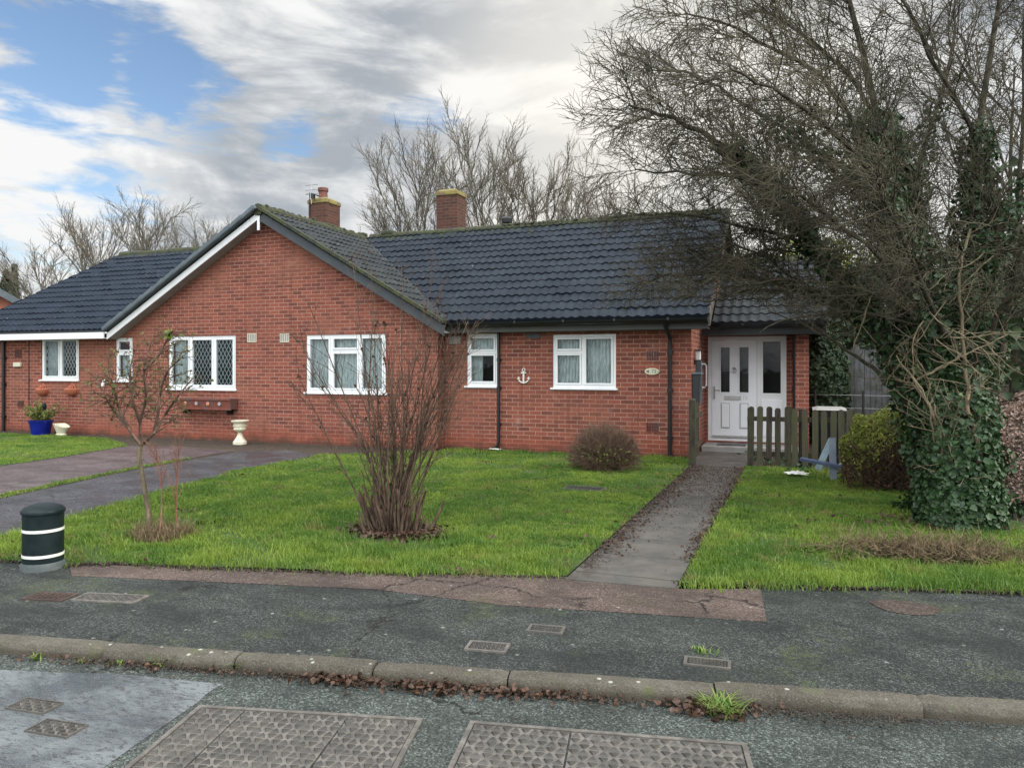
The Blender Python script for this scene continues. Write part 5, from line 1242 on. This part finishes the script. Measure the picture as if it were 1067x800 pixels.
# anchor on the wall
c = W(546, 392, YR); y = YR-.012; b = MB(); s = .92
b.box(c.x-.014, c.x+.014, y-.02, y+.008, c.z-.12, c.z+.09); b.box(c.x-.05, c.x+.05, y-.022, y+.008, c.z+.055, c.z+.078)
b.tube([(c.x+.028*math.cos(t), y-.006, c.z+.115+.028*math.sin(t)) for t in np.linspace(0, 6.283, 15)], .009, 6, cap=False)
b.tube([(c.x+.10*math.cos(t), y-.006, c.z-.03+.09*math.sin(t)) for t in np.linspace(math.pi*1.05, math.pi*1.95, 13)], [.008+.008*math.sin(k/12*math.pi) for k in range(13)], 8)
for sg in (-1, 1): b.prism([(c.x+sg*.10, 0, c.z-.0), (c.x+sg*.125, 0, c.z-.055), (c.x+sg*.065, 0, c.z-.045)], (0, y-.018, 0), (0, y+.006, 0))
tag(b.build('anchor_ornament', M['white'], smooth=False), 'small white anchor ornament fixed on the brick between two right windows', 'wall ornament')
# oval plaque
c = W(679.5, 387, YR); PQ = empty('house_plaque', (c.x, YR, c.z), 'oval cream number plaque on the brick left of the downpipe', 'plaque')
b = MB(); b.lathe([(.0, 0), (.128, 0), (.128, .012), (.118, .02), (.001, .021)], (0, 0, 0), 32); b.v = [(c.x+x, YR-z-.001, c.z+y*.47) for x, y, z in b.v]; b.build('plate', M['cream'], PQ, smooth=True)
text('number', '73', .085, (c.x+.035, YR-.024, c.z), FR, M['slategrey'], PQ)
b = MB(); 
for dx, dz, r in ((-.075, 0, .016), (-.058, .014, .012), (-.056, -.014, .012), (-.092, .010, .010), (.1, 0, .008)): b.lathe([(.001, 0), (r, .001), (.001, .003)], (0, 0, 0), 8); n0 = len(b.v)-24; b.v[n0:] = [(c.x+dx+x, YR-.022-z, c.z+dz+y) for x, y, z in b.v[n0:]]
b.build('flower_motif', M['slategrey'], PQ)
# wall box, lamp and grab rail on the return wall of the porch
XS = -1.73
WB = empty('wall_post_box', (XS, 13.15, .9), 'tall black metal post box on the brick return beside the porch', 'post box')
b = MB(); b.box(XS+.002, XS+.13, 12.99, 13.28, .90, 1.42); b.build('box', M['black'], WB, bevel=.008)
b = MB(); b.box(XS+.0, XS+.16, 12.96, 13.31, 1.42, 1.45); b.build('lid', M['slategrey'], WB, bevel=.006)
b = MB(); b.box(XS+.002, XS+.10, 13.5, 13.62, .95, 1.65); tag(b.build('meter_cabinet', M['slategrey'], bevel=.01), 'narrow grey cabinet on the porch side wall behind the black box', 'cabinet')
LM = empty('porch_lamp', (XS, 13.3, 1.66), 'small lantern on the porch side wall above the black box', 'lamp')
b = MB(); b.box(XS+.001, XS+.03, 13.25, 13.35, 1.58, 1.66); b.box(XS+.0, XS+.12, 13.24, 13.36, 1.64, 1.665); b.box(XS+.02, XS+.12, 13.24, 13.36, 1.82, 1.84); b.build('bracket', M['black'], LM)
b = MB(); b.box(XS+.03, XS+.11, 13.26, 13.34, 1.665, 1.82); b.build('shade', M['upvc'], LM, bevel=.01)
b = MB(); y = 14.35; b.tube([(XS+.0, y, 1.60), (XS+.06, y, 1.60), (XS+.085, y, 1.57), (XS+.085, y, 1.20), (XS+.06, y, 1.165), (XS+.0, y, 1.165)], .016, 8)
b.tube([(XS, y, 1.60), (XS+.012, y, 1.60)], .035, 10); b.tube([(XS, y, 1.165), (XS+.012, y, 1.165)], .035, 10)
tag(b.build('grab_rail', M['upvc'], smooth=True), 'white curved grab rail on the wall left of the front door', 'grab rail')
# doormat
b = MB(); b.box(-1.45, -.95, 14.25, 14.6, .112, .125); tag(b.build('doormat', M['black']), 'dark doormat on the step below the white front door', 'doormat')
# gate post with open gate leaf
gx = W(721.5, 480, 12.05).x
b = MB(); b.box(gx-.05, gx+.05, 12.0, 12.1, -.1, 1.03); b.hexa([(gx-.05, 12.0, 1.03), (gx+.05, 12.0, 1.03), (gx+.05, 12.1, 1.03), (gx-.05, 12.1, 1.03), (gx-.03, 12.02, 1.05), (gx+.03, 12.02, 1.05), (gx+.03, 12.08, 1.05), (gx-.03, 12.08, 1.05)])
tag(b.build('gate_post', M['picket']), 'weathered square timber gate post at the left of the path', 'gate post')
GT = empty('garden_gate', (gx+.02, 12.15, 0), 'open picket gate folded back against the wall behind the left post', 'gate')
for k in range(6):
    y = 12.16+k*.13; b = MB(); b.box(gx-.02, gx+.0, y, y+.085, .08, .95+.02*math.sin(k*2)); b.build('picket', M['picket'], GT)
b = MB(); b.box(gx+.001, gx+.035, 12.14, 12.92, .25, .33); b.box(gx+.001, gx+.035, 12.14, 12.92, .72, .80); b.build('rail', M['picket'], GT)
# picket fence
YF = 12.30
FN = empty('picket_fence', (W(820, 480, YF).x, YF, 0), 'low weathered picket fence with round topped pales right of the path', 'fence')
pk = [782.5, 791.4, 801, 810.5, 821, 828.6, 839, 849.4, 859]
rr = random.Random(5)
for i, px in enumerate(pk+[868, 877, 886]):
    x = W(px, 450, YF).x; zt_ = .93+rr.uniform(-.015, .015)-(.03 if i > 4 else 0); hw = .043 if i != 4 else .052; lean = rr.uniform(-.012, .012)
    poly = [(x-hw, 0, .03), (x+hw, 0, .03), (x+hw+lean, 0, zt_-.035), (x+hw*.72+lean, 0, zt_-.01), (x+lean, 0, zt_), (x-hw*.72+lean, 0, zt_-.01), (x-hw+lean, 0, zt_-.035)]
    b = MB(); b.prism(poly, (0, YF-.022, 0), (0, YF, 0)); b.build('picket', M['picket'] if i < 5 and i != 1 else M['picket_green'], FN)
xa_, xb_ = W(780, 450, YF).x, W(890, 450, YF).x
for z in (.20, .74): b = MB(); b.box(xa_-.02, xb_, YF+.001, YF+.04, z-.035, z+.035); b.build('rail', M['picket'], FN)
for x in (xa_+.02, W(835, 450, YF).x, xb_-.03): b = MB(); b.box(x-.04, x+.04, YF+.041, YF+.12, -.1, .90); b.build('post', M['picket'], FN)
# bin behind the fence
bx = W(864, 420, 13.1).x; BN = empty('garden_bin', (bx, 13.1, 0), 'dark bin with a pale grey lid behind the picket fence', 'bin')
b = MB(); b.hexa([(bx-.19, 12.88, .0), (bx+.19, 12.88, .0), (bx+.19, 13.3, .0), (bx-.19, 13.3, .0), (bx-.24, 12.85, .86), (bx+.24, 12.85, .86), (bx+.24, 13.36, .86), (bx-.24, 13.36, .86)]); b.build('body', M['black'], BN, bevel=.02)
b = MB(); b.hexa([(bx-.26, 12.82, .862), (bx+.26, 12.82, .862), (bx+.26, 13.39, .88), (bx-.26, 13.39, .88), (bx-.18, 12.9, .885), (bx+.18, 12.9, .885), (bx+.18, 13.3, .905), (bx-.18, 13.3, .905)]); b.build('lid', M['soffit'], BN, bevel=.015)
# grey board fence further back, wire fence
p0, p1 = D(846, 400, 17.5), D(945, 400, 17.0)
for j, (a, c, lb) in enumerate(((p0, p0.lerp(p1, .48), 'grey weathered board fence panel nearer the porch pier behind the garden'), (p0.lerp(p1, .5), p1+(p1-p0)*.6, 'grey weathered board fence panel running behind the hedge'))):
    a = Vector((a.x, a.y, 0)); c = Vector((c.x, c.y, 0)); root = empty('fence_panel', a, lb, 'fence', 'grey boundary fence panels'); dd = (c-a); n = max(4, int(dd.length/.12)); b = MB()
    for i in range(n):
        q0 = a+dd*(i/n); q1 = a+dd*((i+.92)/n); h_ = 1.95+.02*math.sin(i*3); b.bar(q0.lerp(q1, .5), q0.lerp(q1, .5)+Vector((0, 0, h_)), (q1-q0).length, .02+.004*(i % 2), dd.normalized().cross(Vector((0, 0, 1))))
    b.build('boards', M['fencegrey'], root); b = MB(); b.bar(c, c+Vector((0, 0, 2.05)), .1, .1, (0, 1, 0)); b.build('post', M['fencegrey'], root)
WF = empty('wire_fence', D(846, 440, 14.2), 'thin wire fence strung behind the pickets beside the porch pier', 'fence'); WF.location.z = 0
b = MB(); pa, pb = D(843, 440, 14.3), D(960, 440, 13.4)
for z in (.55, .78, 1.02): b.tube([(pa.x, pa.y, z), (pb.x, pb.y, z)], .006, 5)
b.build('wire', M['metal'], WF); b = MB()
for f in (.06, .5, .95): p = pa.lerp(pb, f); b.tube([(p.x, p.y, -.1), (p.x, p.y, 1.1)], .02, 6)
b.build('post', M['black'], WF)
# blue trestle lying by the hedge
tp = G(866, 498); TR = empty('broken_trestle', tp, 'broken blue painted timber trestle leaning by the clipped hedge', 'trestle')
tt = 10.45
b = MB(); b.bar(D(868.5, 501, tt-.1), D(867, 456, tt), .09, .045, (0, 1, 0)); b.build('upright', M['greyblue'], TR)
b = MB(); b.bar(D(852, 489, tt+.3), D(866, 459, tt+.15), .085, .035, (0, 1, 0)); b.build('strut', M['paleblue'], TR)
b = MB(); b.bar(D(834, 478, tt+.1), D(877, 486, tt-.16), .16, .035, (0, 0, 1)); b.build('rail', M['navy'], TR)
# rag and litter
rg = np.random.default_rng(9)
def rag(px, py, sx, sy, hz, label, name='crumpled_rag', seed=1, m='white'):
    c = G(px, py); n = 14; V = []; rr = random.Random(seed); Fc = []
    for i in range(n):
        for j in range(n):
            u, v = i/(n-1)-.5, j/(n-1)-.5; r = math.hypot(u, v)*2
            V.append((c.x+u*sx*(1+.15*math.sin(v*9))+rr.gauss(0, .006), c.y+v*sy*(1+.2*math.cos(u*8))+rr.gauss(0, .006), .045+max(0, 1-r*.8)*hz*(.5+.6*abs(math.sin(u*14+seed)*math.cos(v*11)))+rr.uniform(0, .012)))
    Fc = [(i*n+j, (i+1)*n+j, (i+1)*n+j+1, i*n+j+1) for i in range(n-1) for j in range(n-1)]
    tag(npobj(name, V, Fc, M[m], smooth=True), label, 'litter')
rag(830, 497, .30, .22, .05, 'crumpled white rag lying in the grass in front of the picket fence')
rag(516, 470.8, .26, .08, .02, 'flat white scrap at the foot of the thin drainpipe', 'white_scrap', 3)

# ------------------------------------------------------------ covers in pavement and road
def cover(c, ang, wd, dp, label, m, z=0., studs=(10, 4), name='service_cover', style='bar', frame=.018, frame_m='iron', cat='cover', seams=(), grp=None):
    root = empty(name, (c.x, c.y, z), label, cat, grp, rz=ang); 
    b = MB(); h = .006
    b.box(-wd/2, wd/2, -dp/2, -dp/2+frame, -.01, h); b.box(-wd/2, wd/2, dp/2-frame, dp/2, -.01, h); b.box(-wd/2, -wd/2+frame, -dp/2+frame, dp/2-frame, -.01, h); b.box(wd/2-frame, wd/2, -dp/2+frame, dp/2-frame, -.01, h)
    b_build_local(b, 'frame', M[frame_m], root)
    xs = [-wd/2+frame]+[-wd/2+wd*s for s in seams]+[wd/2-frame]
    for k in range(len(xs)-1):
        a, e = xs[k]+.005, xs[k+1]-.005; b = MB(); b.box(a, e, -dp/2+frame+.004, dp/2-frame-.004, -.012, .001); L = e-a; n = max(2, round(L/wd*studs[0])); mrow = studs[1]; ph = (dp-2*frame-.01)/mrow
        for i in range(n):
            for j in range(mrow):
                x = a+L*(i+.5)/n; y = -dp/2+frame+.005+ph*(j+.5); sw, sh = L/n*.38, ph*.36
                if style == 'wedge':
                    f = 1 if (i+j) % 2 else -1; sx_ = sw*1.35
                    lo = [(x-sx_, y-sh*f), (x+sx_, y-sh*f), (x+sx_*.1, y+sh*f), (x-sx_*.1, y+sh*f)]
                    if f < 0: lo.reverse()
                    b.hexa([(p[0], p[1], .001) for p in lo]+[(x+(p[0]-x)*.72, y+(p[1]-y)*.72, .0078) for p in lo])
                else: b.box(x-sw, x+sw, y-sh*.8, y+sh*.8, .001, .0075)
        pl = b_build_local(b, 'plate', M['irondirt'], root); pl.data.materials[0] = M[m] if style == 'wedge' else M['irondirt']; pl.data.materials.append(M['ironstud'] if style == 'wedge' else M[m])
        mi = np.zeros(len(b.f), np.int32); fz = np.array([max(b.v[v][2] for v in f_)+min(b.v[v][2] for v in f_) for f_ in b.f]); mi[fz > .0070] = 1; pl.data.polygons.foreach_set('material_index', mi)
    return root
def b_build_local(b, name, m, root):
    me = bpy.data.meshes.new(name); me.from_pydata(b.v, [], b.f); me.update(); return link(name, me, m, root)
KA = math.atan2(kd.y, kd.x)
def midpx(px, py, z=0): return G(px, py, z)
cover(midpx(115, 623.5), KA+.03, .46, .17, 'larger pale iron service cover in the pavement near the bollard', 'iron', .004, (16, 5), style='wedge')
cover(midpx(52, 622), KA+.03, .30, .16, 'rusty brown service cover in the pavement just right of the bollard', 'ironbrown', .004, (7, 4), frame_m='ironbrown')
cover(midpx(569, 656), KA-.08, .215, .125, 'iron service cover in the pavement just below the pinkish repair strip', 'iron', .004, (10, 5), style='wedge', frame_m='ironlow')
cover(midpx(508, 674.5), KA-.05, .235, .14, 'iron service cover nearest the kerb at mid pavement', 'iron', .004, (10, 5), style='wedge')
cover(midpx(737, 691), KA-.12, .24, .12, 'sunken service cover with a grass tuft growing on its far edge', 'ironlow', .003, (14, 5), style='wedge', frame_m='ironlow')
# round brown patch on the right of the pavement
pc = G(944, 633); sheet('rusty_patch', [(pc.x+.20*math.cos(a)*(1+.1*math.sin(3*a)), pc.y+.15*math.sin(a)) for a in np.linspace(0, 6.283, 18)[:-1]], .005, M['pavebrown'] if 'pavebrown' in M else M['ironbrown'], drop=.002)
def bigcover(p0, p1, dp, label, seams, studs, m):
    A, B = G(*p0, RZ), G(*p1, RZ); d = B-A; ang = math.atan2(d.y, d.x); nrm = Vector((d.y, -d.x, 0)).normalized(); c = (A+B)/2+nrm*dp/2
    return cover(c, ang, d.length, dp, label, m, RZ+.005, studs, 'chamber_cover', 'wedge', .022, 'iron', 'chamber cover', seams, 'large chamber covers in the road')
bigcover((208, 736), (441, 750), .62, 'large three plate chamber cover with raised wedges at the left of the road', (.22, .68), (26, 12), 'iron')
bigcover((490, 752.5), (778, 776), .62, 'large two plate chamber cover with raised wedges at the middle of the road', (.38,), (28, 12), 'iron')
sheet('concrete_patch', [G(-120, 694, RZ), G(0, 698, RZ), G(60, 701, RZ), G(120, 702, RZ), G(170, 707, RZ), G(232, 713, RZ), G(224, 717, RZ), G(214, 724, RZ), G(206, 732, RZ), G(198, 737, RZ), G(170, 757, RZ), G(140, 777, RZ), G(105, 802, RZ), G(40, 860, RZ), G(-150, 900, RZ)], RZ+.004, M['cement'], drop=.003)
cover(G(36, 736.5, RZ), KA-.1, .22, .12, 'small studded cover in the wet concrete, the further of two', 'iron', RZ+.006, (7, 4), style='wedge', frame=.006, frame_m='ironlow', grp='small studded covers')
cover(G(59, 760, RZ), KA-.1, .23, .12, 'small studded cover in the wet concrete, the nearer of two', 'iron', RZ+.006, (7, 4), style='wedge', frame=.006, frame_m='ironlow', grp='small studded covers')
cover(G(609, 509.5, .0), 0, .50, .26, 'dark mossy drain cover sunk in the front lawn near the clipped shrub', 'irondirt', .012, (6, 4), 'drain_cover', frame_m='ironlow', cat='drain cover')
# weeds in the gutter
def weed(px, py, n, hgt, label, seed, spread=.09, z=RZ, m='weed', name='weed'):
    c = G(px, py, z); rr = random.Random(seed); V = []; Fc = []
    for k in range(n):
        a = rr.uniform(0, 6.283); L = hgt*rr.uniform(.5, 1.25); wd = .0045*rr.uniform(.7, 1.4); p = c+Vector((rr.gauss(0, spread*.3), rr.gauss(0, spread*.2), 0)); d = Vector((math.cos(a)*.5, math.sin(a)*.5, 1)).normalized(); sd = Vector((-math.sin(a), math.cos(a), 0))*wd; b0 = len(V); st = 5
        for i in range(st+1):
            f = 1-i/st*.9; V += [tuple(p-sd*f), tuple(p+sd*f)]; p = p+d*(L/st); d = (d+Vector((math.cos(a)*.12, math.sin(a)*.12, -.24))).normalized()
            if p.z < z+.004: p.z = z+.004
        Fc += [(b0+2*i, b0+2*i+1, b0+2*i+3, b0+2*i+2) for i in range(st)]
    tag(npobj(name, V, Fc, M[m]), label, 'weed')
weed(752, 744, 150, .13, 'largest grass tuft growing in the gutter against the kerb', 1, .12)
weed(164, 693, 60, .08, 'bright grass tuft by the kerb in the left gutter', 2, .07)
weed(246, 697, 46, .08, 'leafy weed at the kerb joint in the left gutter', 3, .05)
weed(124, 692, 24, .05, 'small weed left of the bright grass tuft', 4, .06)
weed(372, 708, 26, .05, 'small weed in the leaf litter at mid kerb', 5, .06)
weed(38, 687, 22, .05, 'small weed at the far left of the gutter', 6, .06)
weed(562, 715, 20, .05, 'small weed in the red leaf heap at the kerb', 7, .05)
weed(733, 679, 46, .05, 'grass tuft growing over the edge of the sunken cover', 8, .12, z=.0)
weed(86, 690, 16, .04, 'tiny weed between the far left weed and the small weed', 9, .06)
# gutter leaf litter: heaps against the kerb
def gutter_litter(px, hw, n, seed, label, size=.035, m='deadleaf', depth=.05, zs=.014):
    rr = random.Random(seed); a = (G(px, 690+px*.072, RZ)-kx0).dot(kd); rg = np.random.default_rng(seed); P = []
    for k in range(n): 
        q_ = K(a+rg.normal(0, hw*.5), -.012-abs(rg.normal(0, depth)), RZ+.008+abs(rg.normal(0, zs))); P.append(tuple(q_))
    tag(leaves(seed, P, size, M[m], 'fallen_leaves', flat=.5), label, 'dead leaves', kind='stuff')
gutter_litter(300, 1.6, 1500, 1, 'thin line of dark debris and leaves along the left gutter', .010, 'soilbit', .03, .006)
gutter_litter(530, .55, 300, 2, 'heap of reddish fallen leaves against the kerb at mid road', .028)
gutter_litter(440, .3, 110, 3, 'reddish fallen leaves left of the main heap', .036)
gutter_litter(345, .25, 130, 4, 'small patch of reddish leaves by the left kerb stones', .034)
gutter_litter(745, .2, 240, 5, 'dark leaves round the largest grass tuft', .035, depth=.06)
gutter_litter(880, .5, 700, 6, 'dark wet debris in the right gutter', .010, 'soilbit', depth=.09)
gutter_litter(150, 1.0, 130, 7, 'sparse leaf debris at the far left gutter', .024)
gutter_litter(560, 2.4, 2600, 8, 'dark silt and crumbs along the foot of the kerb', .009, 'soilbit', .030, .004)
rg = np.random.default_rng(12)
P = [(x, y, .014+abs(rg.normal(0, .008))) for x, y in [(-.82+rg.normal(-.02, .05) if rg.random() < .45 else -1.60+rg.normal(.08, .10), rg.uniform(6, 12)) for _ in range(1500)]]
tag(leaves(12, P, .028, M['deadleaf'], 'fallen_leaves', flat=.6), 'dark leaf litter along both edges of the garden path', 'dead leaves', kind='stuff')
P = [(rg.uniform(-1.6, -.82), 12-abs(rg.normal(0, 1.9)), .013+abs(rg.normal(0, .003))) for _ in range(5200)]+[(-1.6+abs(rg.normal(0, .07)), rg.uniform(5.6, 12), .014) for _ in range(3000)]
tag(leaves(13, P, .013, M['soilbit'], 'leaf_mould', flat=.8), 'dark crumbled leaf mould covering the far half of the garden path', 'leaf mould', kind='stuff')
# leaf covered bank at the right edge
BK = []
b = MB(); nx, ny = 24, 24; ox, oy = 1.72, 9.35
hf = lambda x, y: max(-.03, min(1.25, (.02+(x-ox)*.32+(y-oy)*.12)))*min(1, max(0, (x-ox)*1.6))+.05*math.sin(x*5)*math.sin(y*4)-.02
for j in range(ny+1):
    for i in range(nx+1): x = ox+i*.3; y = oy+j*.4; b.v.append((x, y, hf(x, y)))
b.f = [(j*(nx+1)+i, j*(nx+1)+i+1, (j+1)*(nx+1)+i+1, (j+1)*(nx+1)+i) for j in range(ny) for i in range(nx)]
b.build('bank', M['soil'], smooth=True)['kind'] = 'structure'
rg = np.random.default_rng(14); n = 16000; x = ox+.1+rg.uniform(0, 1, n)**1.5*4; y = oy+rg.uniform(0, 1, n)**1.3*5
tag(leaves(14, [(x[i], y[i], hf(x[i], y[i])+.02+abs(rg.normal(0, .015))) for i in range(n)], .06, M['litter'], 'fallen_leaves', flat=.4), 'pinkish brown dry leaves covering the bank at the right edge', 'dead leaves', kind='stuff')
# back garden ground cover beyond the hedge
litter('ground_cover', 1.4, 12.8, 1.8, 1.2, 1500, M['ivy'], 'low green ground cover behind the picket fence and hedge', 15, .06, .02, .05)
for o in bpy.data.objects:
    if o.get('label', '').startswith('low green ground'): o['category'] = 'ground cover'
